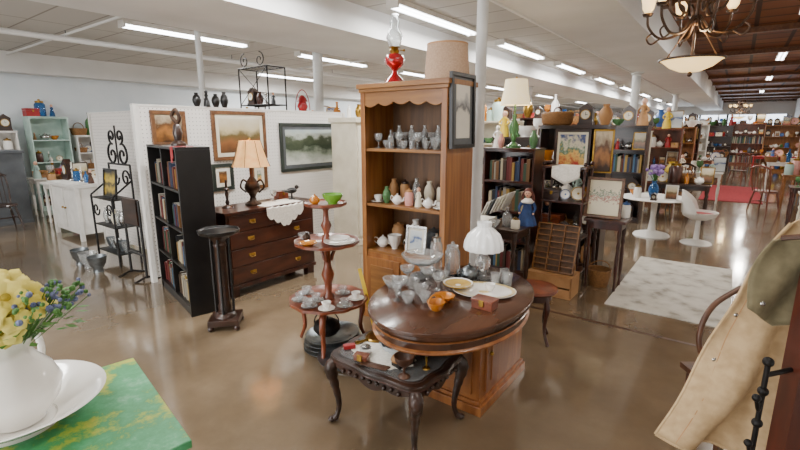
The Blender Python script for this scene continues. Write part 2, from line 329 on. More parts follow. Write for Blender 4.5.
# ================= ROOM =================
def room():
    m,nt,P=base('polished_concrete'); N=nt.nodes; L=nt.links
    tc=N.new('ShaderNodeTexCoord'); n1=N.new('ShaderNodeTexNoise'); n1.inputs['Scale'].default_value=.75; n1.inputs['Detail'].default_value=7; n1.inputs['Roughness'].default_value=.6
    n2=N.new('ShaderNodeTexNoise'); n2.inputs['Scale'].default_value=5; n2.inputs['Detail'].default_value=3
    cr=N.new('ShaderNodeValToRGB'); e=cr.color_ramp.elements; e[0].position=.3;e[0].color=hx('5f503e'); e[1].position=.7;e[1].color=hx('8a775f'); q=e.new(.5); q.color=hx('72614c')
    rr=N.new('ShaderNodeMapRange'); rr.inputs[1].default_value=.3; rr.inputs[2].default_value=.7; rr.inputs[3].default_value=.08; rr.inputs[4].default_value=.2
    L.new(tc.outputs['Object'],n1.inputs['Vector']);L.new(tc.outputs['Object'],n2.inputs['Vector']);L.new(n1.outputs['Fac'],cr.inputs[0])
    L.new(cr.outputs[0],P.inputs['Base Color']); L.new(n2.outputs['Fac'],rr.inputs[0]); L.new(rr.outputs[0],P.inputs['Roughness'])
    P.inputs['Coat Weight'].default_value=.7; P.inputs['Coat Roughness'].default_value=.08; P.inputs['IOR'].default_value=1.55
    wallm=pm('wall_pale_blue','d6dee3','e0e6ea',1.5,.7)
    whw=pm('wall_white','dad9d6','e2e1de',1.5,.7)
    hdr=pm('header_white','e0dfdc','eae9e7',1.2,.7)
    tile=gridmat('ceiling_tile','c6c2bb','958f86',1.2,.6,.015,.8)
    tin=gridmat('tin_ceiling_copper','70401f','2e170a',.6,.6,.035,.55,.1,.9,'84502a',0,.2)
    d=lambda b:b.done(0,0,0,RZ)
    d(B('floor').bx(-12.6,2.7,-4.1,38.1,-.1,0,m))
    d(B('trim_floor_joint').bx(-1.9,2.6,4.2,4.235,0,.002,leath))
    d(B('wall_left').bx(-12.7,-12.5,-4.1,38.1,0,3.7,wallm))
    d(B('wall_right').bx(2.6,2.8,-4.1,38.1,0,3.7,whw))
    d(B('wall_back').bx(-12.6,2.7,-4.2,-4.0,0,3.7,whw))
    d(B('wall_front').bx(-12.6,-7,38,38.2,0,3.7,whw).bx(2.3,2.7,38,38.2,0,3.7,whw).bx(-7,2.3,38,38.2,2.7,3.7,whw).bx(-7,2.3,38,38.2,0,.15,whw))
    d(B('ceiling').bx(-12.6,-2.1,-4.1,38.1,3.3,3.4,tile).bx(-1.15,2.7,-4.1,38.1,3.6,3.7,tin))
    d(B('trim_header').bx(-2.1,-1.15,-4.1,38.1,3.0,3.7,hdr).bx(-2.13,-2.1,-4.1,38.1,2.98,3.06,hdr).bx(-1.15,-1.12,-4.1,38.1,2.98,3.06,hdr))
    wd=pm('soffit_wood','5e3a20','7a4e2c',10,.5,stretch=(2,.15,2))
    b=B('trim_wood_beams')
    for k in range(14): b.bx(-1.15,2.6,-1+k*3,-.85+k*3,3.5,3.6,wd)
    d(b)
    d(B('trim_soffit').bx(-5.6,-4.1,-4.1,38.1,2.95,3.3,hdr))
    d(B('trim_cornice').bx(-12.5,-12.1,-4.1,38.1,2.9,3.3,whw))
    d(B('baseboard_left').bx(-12.5,-12.47,-4,38,0,.12,whw)); d(B('baseboard_right').bx(2.57,2.6,-4,38,0,.12,whw))
    b=B('ceiling_pipes')
    for a,r,z in ((-6.4,.03,3.2),(-6.55,.02,3.22),(-8.9,.045,3.17),(-2.5,.025,3.22)):
        b.tube([(a,-4,z),(a,38,z)],r,hdr,10)
        for k in range(14): b.tube([(a,-3+k*3,z),(a,-3+k*3,3.3)],.008,greyp,5)
    for k in range(6): b.tube([(-12.1,3+k*5,3.24),(-5.6,3+k*5,3.24)],.02,hdr,8)
    d(b)
    pane=pm('window_daylight','dfe9f2',None,3,.2,em='e4f0ff',es=4.0)
    for i in range(6):
        a0=-7+i*1.55; d(B('window_%d'%(i+1)).bx(a0,a0+.06,37.95,38.1,.15,2.7,greyp).bx(a0+.06,a0+1.49,38.03,38.06,.15,2.7,pane).bx(a0+.06,a0+1.49,37.97,38.05,2.1,2.16,greyp).bx(a0+1.49,a0+1.55,37.95,38.1,.15,2.7,greyp))
    pc=pm('column_paint','c9cbca','d8d9d8',3,.5)
    for a,b_,r,h in [(-2.02,4.0,.052,3.0),(-2.02,11.7,.09,3.0),(-2.02,19.5,.09,3.0),(-6,3.55,.04,3.3),(-6,5.72,.085,3.3),(-5.0,13,.08,2.95)]:
        x,y=W(a,b_); B('support_column').lathe([(0,0),(r*1.6,0),(r*1.6,.03),(r,.06),(r,h-.06),(r*1.5,h-.03),(r*1.5,h),(0,h)],pc,seg=20).done(x,y,0)
    tubem=pm('fluorescent_tube','ffffff',em='f4f9ff',es=13)
    def fluo(a,b0,b1,z):
        x,y=W(a,(b0+b1)/2); l=b1-b0
        B('fluorescent_light').bx(-.09,.09,-l/2,l/2,z-.06,z,white).tube([(-.045,-l/2+.04,z-.08),(-.045,l/2-.04,z-.08)],.018,tubem,8).tube([(.045,-l/2+.04,z-.08),(.045,l/2-.04,z-.08)],.018,tubem,8).bx(-.09,.09,-l/2,-l/2+.03,z-.1,z-.06,white).bx(-.09,.09,l/2-.03,l/2,z-.1,z-.06,white).done(x,y,0,RZ)
    def al(a,b_,z,sx,sy,e,col=(1,.985,.955)):
        l=bpy.data.lights.new('ceiling_lamp','AREA'); l.shape='RECTANGLE'; l.size=sx; l.size_y=sy; l.energy=e; l.color=col
        o=bpy.data.objects.new('ceiling_lamp_light',l); COL.objects.link(o); x,y=W(a,b_); o.location=(x,y,z); o.rotation_euler=(0,0,RZ); return o
    for a,bs in ((-3.6,(-1.5,1.6,4.7,7.8,11,14.5,18,22,26,31)),(-7.4,(3.2,6.5,10,15,20,26)),(-10.8,(8,13,19,25))):
        for b0 in bs:
            fluo(a,b0,b0+2.1,3.3); al(a,b0+1.05,3.18,.2,2.0,(92 if a>-10 else 130)*(1.35 if b0>7 else 1))
    for b0 in (-2,2.2,): al(.3,b0,3.42,.3,1.6,52,(1,.93,.84)); fluo(.3,b0-.8,b0+.8,3.6)
    for b0 in (9,15,21,28): al(.6,b0,3.42,.25,1.6,100,(1,.92,.82)); fluo(.6,b0-.8,b0+.8,3.6)
    al(-10.3,1.0,3.2,.2,2.0,80); fluo(-10.3,0,2.0,3.3)
    o=al(-3.5,-3.9,1.7,5.5,2.2,330,(.97,.98,1)); o.name='rear_fill_light'  # fill light added behind the camera to brighten the room, no window modelled here
    o.rotation_euler=(Vector((sa,ca,-.05)).to_track_quat('-Z','Y')).to_euler()
room()
rugm=pm('distressed_rug','8f887c','cfcabf',5,.95,c3='c2bcb0',lo=.32,hi=.6)
x,y=W(-.38,5.81); B('area_rug').bx(-.52,.52,-1.08,1.08,0,.012,rugm).done(x,y,0,RZ,.003)
x,y=W(-.0,15.6); B('red_carpet_runner').bx(-.65,.65,-1.9,1.9,0,.012,redc).done(x,y,0,RZ)
# ================= HUTCH =================
def hutch():
    w,d,h=.88,.44,2.13; b=B('oak_hutch'); t=.03
    b.bx(-w/2,-w/2+t,-d/2,d/2,0,h-.04,oak).bx(w/2-t,w/2,-d/2,d/2,0,h-.04,oak).bx(-w/2+t,w/2-t,d/2-.012,d/2,.05,h-.04,oakback)
    b.bx(-w/2-.025,w/2+.025,-d/2-.03,d/2+.01,h-.04,h,oak2).bx(-w/2-.012,w/2+.012,-d/2-.015,d/2,h-.07,h-.04,oak2)
    for z in (.64,1.07,1.56): b.bx(-w/2+t,w/2-t,-d/2+.01,d/2-.012,z,z+.025,oak2)
    n=48; P=[(-w/2+t,h-.07),(w/2-t,h-.07)]
    for i in range(n+1):
        u=1-i/n; xx=-w/2+t+(w-2*t)*u; P.append((xx,h-.15-.03*abs(sin(u*pi*5))-.02*abs(2*u-1)))
    b.prism(P,-d/2,-d/2+.02,oak2)
    b.bx(-w/2,-w/2+.05,-d/2-.006,-d/2,.0,h-.07,oak).bx(w/2-.05,w/2,-d/2-.006,-d/2,0,h-.07,oak)
    b.bx(-w/2+t,w/2-t,-d/2+.005,-d/2+.025,.06,.64,oak)
    for s in (-1,1):
        cx=s*.2; b.bx(cx-.19,cx+.19,-d/2-.02,-d/2+.006,.1,.6,oak); b.bx(cx-.13,cx+.13,-d/2-.028,-d/2-.02,.17,.53,oak2); b.ball((cx-s*.15,-d/2-.035,.38),.015,brass,10)
    b.bx(-w/2-.01,w/2+.01,-d/2-.02,d/2,0,.08,oak)
    x,y=W(-2.26,3.29); b.done(x,y,0,RZ,.003)
    def at(lx,ly): return toW(x,y,RZ,lx,ly)
    for i in range(8):
        lx=-.34+i*.07; p=at(lx,-.1+.03*(i%2))
        if i%3==0: goblet('crystal_goblet',p[0],p[1],1.585,.13,glass)
        elif i%3==1: bowl('crystal_bowl',p[0],p[1],1.585,.07,.035,glass,.03)
        else: bottle('glass_cruet',p[0],p[1],1.585,.16,.028,glass)
        p=at(lx+.02,.09); (vase('crystal_vase',p[0],p[1],1.585,.2,.033,glass) if i%2 else compote('crystal_compote',p[0],p[1],1.585,.14,.034,glass))
    for lx,ly in ((.25,-.08),(.35,-.08),(.3,.08)): p=at(lx,ly); bowl('pressed_glass_bowl',p[0],p[1],1.585,.1,.046,glass,.04)
    for lx,k in ((-.35,0),(-.25,1),(-.13,2),(.0,3),(.1,4),(.2,2),(.33,0)):
        p=at(lx,-.1)
        if k==0: cup('porcelain_cup',p[0],p[1],1.095,porc,1.0)
        elif k==1: vase('green_vase',p[0],p[1],1.095,.15,.04,gglass)
        elif k==2: teapot('porcelain_teapot',p[0],p[1],1.095,.55,porc,RZ)
        elif k==3: jar('ceramic_jar',p[0],p[1],1.095,.15,.04,pinkm,tan)
        else: figurine('porcelain_figurine',p[0],p[1],1.095,.17,cream,skin)
    for i,lx in enumerate((-.32,-.19,-.06,.08,.21,.34)):
        p=at(lx,.1)
        if i%3==0: vase('stoneware_vase',p[0],p[1],1.095,.2,.05,[tan,cream][i//3])
        elif i%3==1: jar('stoneware_canister',p[0],p[1],1.095,.2,.045,[tan,cream][i//3],darkw)
        else: vase('glass_vase',p[0],p[1],1.095,.22,.04,[glass,glass][i//3])
    for lx,k in ((-.33,2),(-.19,1),(-.02,3),(.28,1),(.38,0)):
        p=at(lx,-.06)
        if k==0: goblet('crystal_goblet',p[0],p[1],.665,.12,glass)
        elif k==1: bowl('porcelain_tureen',p[0],p[1],.665,.13,.065,porc,.03)
        elif k==3: basket('silver_basket',p[0],p[1],.665,.06,.08,silver)
        else: teapot('porcelain_teapot',p[0],p[1],.665,.65,porc,RZ+.3)
    for i,lx in enumerate((-.28,-.08,.12,.3)):
        p=at(lx,.12); (vase if i%2 else lambda n,x,y,z,h,r,m:jar('ceramic_crock',x,y,z,h*.8,r,m,m))('ceramic_pitcher_vase',p[0],p[1],.665,.26,.065,[tan,porc,greyp,cream][i])
    p=at(.12,-.175); picture('silver_photo_frame',p[0],p[1],.667,.2,.27,RZ+.1,silver,art_blue,.022,.12,paper,.015,.02)
    p=at(-.18,-.07)
    B('red_oil_lamp').lathe([(0,0),(.085,0),(.09,.015),(.07,.04),(.03,.08),(.022,.11),(.04,.13),(.075,.16),(.085,.2),(.07,.235),(.035,.25),(.035,.262),(0,.262)],rglass,seg=24,fl=.02,nf=12).lathe([(.036,.25),(.045,.27),(.03,.29),(.05,.3),(0,.3)],brass,seg=20).lathe([(.034,.3),(.055,.335),(.07,.375),(.055,.42),(.035,.45),(.042,.5),(.03,.545),(.036,.56),(.032,.56),(.027,.545),(.037,.5),(.03,.45),(.05,.42),(.065,.375),(.05,.335),(.03,.3)],glass,seg=24,fl=.03,nf=12).tube([(.045,0,.275),(.075,0,.275)],.004,brass,6).ball((.08,0,.275),.01,brass,8).done(p[0],p[1],h)
    p=at(.25,.08)
    b=B('drum_lampshade').lathe([(.19,0),(.165,.3),(.161,.3),(.186,0),(.19,0)],burlap,seg=36).lathe([(.187,0),(.193,0),(.193,.012),(.187,.012)],tan,seg=36).lathe([(.162,.29),(.168,.29),(.168,.302),(.162,.302)],tan,seg=36)
    b.tube([(-.16,0,.28),(.16,0,.28)],.003,brass,5).tube([(0,-.16,.28),(0,.16,.28)],.003,brass,5); b.done(p[0],p[1],h)
    p=at(.455,-.02); picture('framed_sketch',p[0],p[1],1.6,.38,.58,RA,blackp,art_sketch,.03,.02,greyp,.03,.05)
hutch()
# ================= BLACK BOOKCASE =================
def bookcase():
    rz=radians(-50); w,d,h=1.14,.3,1.57; b=B('black_bookcase'); t=.028
    c=(-1.98-.64*w/2+.77*d/2,4.0+.77*w/2+.64*d/2)
    b.bx(-w/2,-w/2+t,-d/2,d/2,0,h,blackp).bx(w/2-t,w/2,-d/2,d/2,0,h,blackp).bx(-w/2+t,w/2-t,d/2-.01,d/2,0,h,blackp).bx(-w/2,w/2,-d/2,d/2,h,h+.025,blackp)
    zs=[.07,.43,.8,1.18]
    for z in zs: b.bx(-w/2+t,w/2-t,-d/2+.005,d/2-.01,z,z+.022,blackp)
    b.bx(-.014,.014,-d/2+.005,d/2-.01,.07,h,blackp).bx(-w/2+t,w/2-t,-d/2+.01,-d/2+.025,0,.07,blackp)
    b.done(c[0],c[1],0,rz,.002)
    for i,z in enumerate(zs):
        for s in (-1,1):
            f=(i+s)%3; p=toW(c[0],c[1],rz,s*.28-(.08 if not f else 0),-.02); books('book_row',p[0],p[1],z+.022,.46 if f else .26,.25,.19,rz)
            if not f:
                p=toW(c[0],c[1],rz,s*.28+.14,-.03); (vase('glass_vase',p[0],p[1],z+.022,.2,.05,glass) if i%2 else jar('ceramic_jar',p[0],p[1],z+.022,.16,.05,cream,brass))
    p=toW(c[0],c[1],rz,.12,0)
    B('wooden_sculpture').lathe([(0,0),(.07,0),(.07,.02),(.03,.05),(.045,.12),(.03,.2),(0,.22)],darkw,seg=14).tube(sp([(0,0,.2),(.03,0,.26),(.0,0,.34),(-.04,0,.28),(0,0,.22)],5),.018,bronze,8).done(p[0],p[1],h+.025)
    p=toW(c[0],c[1],rz,.44,-.0)
    B('red_ribbon').bx(-.03,.03,-.153,-.151,-.14,.002,redm).bx(-.03,.03,-.153,.03,.0005,.004,redm).bx(.035,.06,-.153,-.151,-.1,.002,redm).bx(.035,.06,-.153,.03,.0005,.004,redm).done(p[0],p[1],h+.025,rz)
bookcase()
b=B('pedestal_stand'); b.lathe([(0,.86),(.15,.86),(.17,.875),(.175,.9),(.165,.9),(.155,.885),(0,.88)],blackp,seg=40,fl=.03,nf=10)
b.lathe([(0,.1),(.1,.1),(.09,.13),(.055,.15),(.06,.2),(.05,.22),(.052,.74),(.06,.76),(.05,.78),(.08,.82),(.12,.86),(0,.86)],darkw,seg=8,fl=.0)
for t in range(4): b.tube([(.075*cos(t*pi/2),.075*sin(t*pi/2),.14),(.075*cos(t*pi/2),.075*sin(t*pi/2),.82)],.012,blackp,8)
b.bx(-.13,.13,-.13,.13,.045,.1,darkw)
for sx in (-1,1):
    for sy in (-1,1): b.ball((sx*.11,sy*.11,.025),.03,darkw,12,sz=.85)
b.done(-1.58,3.82,0,radians(10),.003)
# ================= DRESSER =================
def dresser():
    w,d,h=1.18,.46,.92; D=.09; x,y=W(-4.31,3.04+D); b=B('mahogany_dresser')
    b.bx(-w/2,w/2,-d/2,d/2,.1,h-.03,mahog).bx(-w/2-.02,w/2+.02,-d/2-.025,d/2,h-.03,h,mahog)
    b.bx(-w/2-.01,w/2+.01,-d/2-.015,d/2,.09,.13,mahog)
    for sx in (-1,1):
        for yy in (-d/2+.05,d/2-.05): b.box((sx*(w/2-.06),yy,.045),(.1,.08,.09),mahog)
    zs=[.14,.33,.52,.70,.88]
    dm=pm('drawer_mahogany','361a12','522a1b',14,.28,stretch=(.2,1,1),coat=.5)
    for i in range(4):
        z0,z1=zs[i]+.01,zs[i+1]-.008; cols=[(-w/2+.03,w/2-.03)] if i<3 else [(-w/2+.03,-.01),(.01,w/2-.03)]
        for x0,x1 in cols:
            b.bx(x0,x1,-d/2-.014,-d/2,z0,z1,dm)
            for f in ((.22,.78) if i<3 else (.5,)):
                cx=x0+(x1-x0)*f; zc=(z0+z1)/2
                b.box((cx,-d/2-.016,zc+.008),(.08,.004,.03),brass); b.tube(sp([(cx-.03,-d/2-.018,zc+.01),(cx-.025,-d/2-.03,zc-.012),(cx+.025,-d/2-.03,zc-.012),(cx+.03,-d/2-.018,zc+.01)],4),.004,brass,6)
    b.done(x,y,0,RA,.004)
    p=W(-4.3,3.04)
    b=B('brass_table_lamp'); b.lathe([(0,0),(.09,0),(.09,.02),(.04,.05),(.03,.09),(.06,.16),(.075,.22),(.05,.28),(.02,.32),(.02,.5),(0,.5)],bronze,seg=20)
    b.ball((0,0,.2),.085,bronze,16)
    for s in (-1,1): b.tube(sp([(s*.07,0,.14),(s*.13,0,.2),(s*.1,0,.28),(s*.05,0,.25)],5),.01,bronze,8)
    b.grid(lambda u,v:((lambda t:((.2+.012*cos(8*t)-(v**.8)*.09)*cos(t),(.2+.012*cos(8*t)-(v**.8)*.09)*sin(t),.43+.28*v))(u*2*pi)),48,8,shadeL)
    b.ball((0,0,.73),.015,brass,8); b.tube([(0,0,.45),(0,0,.73)],.004,brass,6)
    for i in range(8):
        t=2*pi*i/8; b.tube([(.213*cos(t),.213*sin(t),.43),(.163*cos(t),.163*sin(t),.57),(.122*cos(t),.122*sin(t),.71)],.003,bronze,5)
    b.done(p[0],p[1],h,0)
    l=bpy.data.lights.new('lamp_bulb','POINT'); l.energy=5; l.color=(1,.7,.4); l.shadow_soft_size=.05
    o=bpy.data.objects.new('lamp_bulb',l); COL.objects.link(o); o.location=(p[0],p[1],h+.6)
    b=B('lace_doily')
    def dl(u,v):
        xx=-.26+.52*u; s=.03*abs(sin(u*pi*6)); L_=.28; q=v*.52
        if q<L_: return (xx,.04-q,.004)
        return (xx,.04-L_-.03,.004-(q-L_)*(1-.6*abs(2*u-1))-s*v)
    b.grid(dl,36,14,lace); x2,y2=W(-4.31,3.28); b.done(x2,y2,h,RA)
    p=W(-4.3,3.32); goblet('crystal_goblet',p[0],p[1],h+.006,.13,glass)
    p=W(-4.25,3.55); B('black_bird_figurine').lathe([(0,0),(.04,0),(.035,.015),(.01,.02),(.01,.08)],blackp,seg=12).ball((0,0,.11),.045,blackp,12,sx=1.7,sz=.8).ball((.08,0,.145),.025,blackp,10).tube([(.1,0,.145),(.13,0,.14)],[.008,.002],blackp,6).tube([(-.06,0,.11),(-.14,0,.12)],[.02,.006],blackp,6).done(p[0],p[1],h,RA)
    p=W(-4.35,2.75); candlestick('wooden_candlestick',p[0],p[1],h,.3,darkw,darkw)
    p=W(-4.45,3.55); box_chest('jewelry_box',p[0],p[1],h,.15,.09,.1,cherry,RA)
dresser()
x,y=W(-5.3,3.95); B('pegboard_partition').bx(-1.63,1.63,-.01,.01,.05,2.0,peg).bx(-1.65,-1.6,-.03,.03,0,2.02,white).bx(1.6,1.65,-.03,.03,0,2.02,white).bx(-.02,.02,.01,.04,0,2.0,white).bx(-1.65,1.65,-.02,.02,2.0,2.02,white).done(x,y,0,RA)
x,y=W(-7.15,2.9); B('pegboard_partition').bx(-.95,.95,-.01,.01,.05,1.98,peg).bx(-.97,-.92,-.03,.03,0,2.0,white).bx(.92,.97,-.03,.03,0,2.0,white).bx(-.97,.97,-.02,.02,1.98,2.0,white).done(x,y,0,RZ)
fw=pm('frame_walnut','5a3a22','7a5230',14,.4); fdk=pm('frame_green_black','1c2420','2a332c',10,.4)
for n,b_,z,w,h,fm,art,mt in [('framed_still_life',2.67,1.56,.4,.4,fw,art_dark,None),('framed_landscape_print',3.6,1.36,.8,.62,fw,art_land,cream),('framed_forest_print',4.83,1.14,1.18,.7,fdk,art_pine,greyp),('framed_small_print',3.3,.98,.3,.34,fdk,art_dark,paper),('framed_oval_portrait',2.6,1.1,.3,.38,brass,art_blue,None),('framed_botanical_print',3.85,.95,.26,.34,fw,art_col,cream)]:
    x,y=W(-5.285,b_); picture(n,x,y,z,w,h,RA,fm,art,.045,0,mt,.03,.05)
for i,b_ in enumerate((3.05,3.18,3.3,3.42)):
    x,y=W(-5.3,b_)
    if i==1: figurine('black_pottery_figurine',x,y,2.02,.2,blackp)
    else: vase('black_pottery_vase',x,y,2.02,.16+.03*(i%2),.05,blackp)
def scroll(b,c,r,m,th=.006,turns=1.4,fl=1,start=0):
    P=[]
    for i in range(26):
        t=i/25; a=start+fl*t*turns*2*pi; q=r*(1-.8*t); P.append((c[0]+q*cos(a),c[1],c[2]+q*sin(a)))
    b.tube(P,th,m,6)
x,y=W(-6.55,2.5); b=B('wrought_iron_rack')
for s in (-1,1):
    b.tube([(s*.32,.1,0),(s*.32,.1,1.3)],.014,iron,6).tube([(s*.32,-.16,0),(s*.32,-.16,.9)],.014,iron,6).tube([(s*.32,-.16,.9),(s*.32,.1,1.1)],.012,iron,6)
    scroll(b,(s*.15,.1,1.42),.15,iron,.014,1.3,-s,pi/2); scroll(b,(s*.12,.1,1.66),.1,iron,.013,1.3,s,-pi/2); scroll(b,(s*.16,.1,1.12),.12,iron,.012,1.3,s,0); scroll(b,(s*.2,-.16,.72),.1,iron,.01,1.2,s,0)
b.tube([(0,.1,1.3),(0,.1,1.8)],.012,iron,6)
for z in (.15,.5,.86): b.bx(-.32,.32,-.16,.1,z,z+.012,iron)
b.tube([(-.32,.1,1.3),(.32,.1,1.3)],.014,iron,6); b.done(x,y,0,RZ)
p=toW(x,y,RZ,.05,-.06); picture('yellow_tin_sign',p[0],p[1],.874,.38,.38,RZ,blackp,art_sign,.02,.1)
for k in range(5):
    p=toW(x,y,RZ,-.24+k*.12,-.03); (vase('glass_vase',p[0],p[1],.512,.2,.05,[glass,silver,cream][k%3])); bowl('pewter_bowl',p[0],p[1],.162,.14,.055,[pewter,glass,silver][k%3])
for k in range(3):
    p=toW(x,y,RZ,-.28+k*.28,-.4); B('glass_punch_bowl' if k%2 else 'silver_ice_bucket').lathe(shell([(0,0),(.06,0),(.05,.04),(.09,.1),(.11,.2)],.006),glass if k%2 else pewter,seg=24).done(p[0],p[1],0)
x,y=W(-5.62,2.3); b=B('black_quilt_stand')
for s in (-1,1): b.tube([(s*.2,0,.03),(s*.2,0,.95)],.016,blackp,8).tube([(s*.2,-.15,0),(s*.2,0,.05),(s*.2,.15,0)],.014,blackp,8)
for z in (.3,.65,.94): b.tube([(-.2,0,z),(.2,0,z)],.014,blackp,8)
b.bx(-.17,.17,-.02,.02,.66,.96,darkw).done(x,y,0,RZ)
x,y=W(-8.75,2.9); b=B('white_washstand'); b.bx(-.55,.55,-.3,.3,.1,.85,white).bx(-.6,.6,-.34,.32,.85,.9,white)
for s in (-1,1): b.bx(s*.27-.24,s*.27+.24,-.315,-.3,.18,.8,white).bx(s*.55-.03,s*.55+.03,-.33,-.27,0,.9,white).ball((s*.06,-.33,.5),.018,brass,8)
b.done(x,y,0,RZ,.004)
for k in range(6): p=toW(x,y,RZ,-.48+k*.19,-.05); rnd_item(p[0],p[1],.9,.4,1.3)
# ================= THREE-TIER STAND =================
X0,Y0=-.57,3.4
b=B('three_tier_stand')
for z,r in ((.43,.31),(.9,.25),(1.2,.16)):
    b.lathe([(0,z-.022),(r*.9,z-.022),(r,z-.012),(r,z+.008),(r*.97,z+.008),(r*.94,z),(0,z)],cherry,seg=48,fl=.02,nf=12)
for z0,z1,r in ((.43,.88,.04),(.9,1.18,.032)): b.lathe([(0,0),(r*1.2,0),(r*1.2,.02),(r*.6,.05),(r*.8,(z1-z0)*.3),(r*1.3,(z1-z0)*.45),(r*.7,(z1-z0)*.6),(r*.6,(z1-z0)*.85),(r*1.3,z1-z0),(0,z1-z0)],cherry,(0,0,z0),20)
for i in range(3):
    t=i*2*pi/3+.5; b.tube(sp([(.2*cos(t),.2*sin(t),.41),(.29*cos(t),.29*sin(t),.33),(.27*cos(t),.27*sin(t),.15),(.32*cos(t),.32*sin(t),.015)],5),[.028,.024,.018,.015],cherry,10)
    b.tube(sp([(.1*cos(t),.1*sin(t),.88),(.05*cos(t),.05*sin(t),.8),(.03*cos(t),.03*sin(t),.74)],5),.014,cherry,8)
b.done(X0,Y0,0)
bowl('green_bowl',X0+.06,Y0-.03,1.2,.075,.08,lime)
teapot('amber_creamer',X0-.07,Y0-.06,1.2,.45,aglass,2)
plate('dinner_plate',X0+.11,Y0-.08,.9,.12,porc); bowl('soup_bowl',X0+.11,Y0-.08,.92,.03,.08,porc)
vase('dark_cruet',X0-.15,Y0-.02,.9,.07,.03,bronze); plate('amber_saucer',X0-.12,Y0-.13,.9,.07,aglass); candlestick('brass_candlestick',X0-.03,Y0+.14,.9,.13,brass,brass)
bowl('glass_bowl',X0-.19,Y0+.06,.9,.05,.045,glass)
for i,(dx,dy) in enumerate(((-.22,-.05),(-.12,-.18),(.02,-.23),(-.09,-.06),(.15,-.17),(.22,-.02),(-.2,.1),(.1,.1))): cup('crystal_teacup',X0+dx,Y0+dy,.43,porc if i in (2,5) else glass,.9)
for i in range(4): B('metal_roasting_pan').lathe([(0,0),(.15,0),(.17,.02),(.2,.03),(.2,.034),(.165,.026),(.145,.006),(0,.005)],pewter,seg=30,sx=1.15).done(X0+.02,Y0-.03+.01*i,.035*i,.3*i)
B('cast_iron_kettle').lathe([(0,0),(.08,0),(.11,.04),(.1,.09),(.05,.12),(.01,.125),(.015,.14),(0,.145)],iron,seg=20).tube([(.1*cos(pi*i/8),0,.09+.1*sin(pi*i/8)) for i in range(9)],.005,iron,6).done(X0-.02,Y0-.02,.142)
for k,(dx,dy,r) in enumerate(((.2,-.2,.2),(.16,-.28,.17))):
    o=B('oval_metal_tray').lathe([(0,0),(r*.85,0),(r,.015),(r,.019),(r*.83,.006),(0,.006)],pewter if k else silver,seg=32,sx=1.25).done(X0+dx,Y0+dy,.05+.02*k,-.3); o.rotation_euler=(radians(14),0,radians(-20+20*k))
B('yellow_ruler').box((0,0,.33),(.03,.006,.66),yel,(radians(-8),radians(-14),0)).done(-.25,3.45,0)
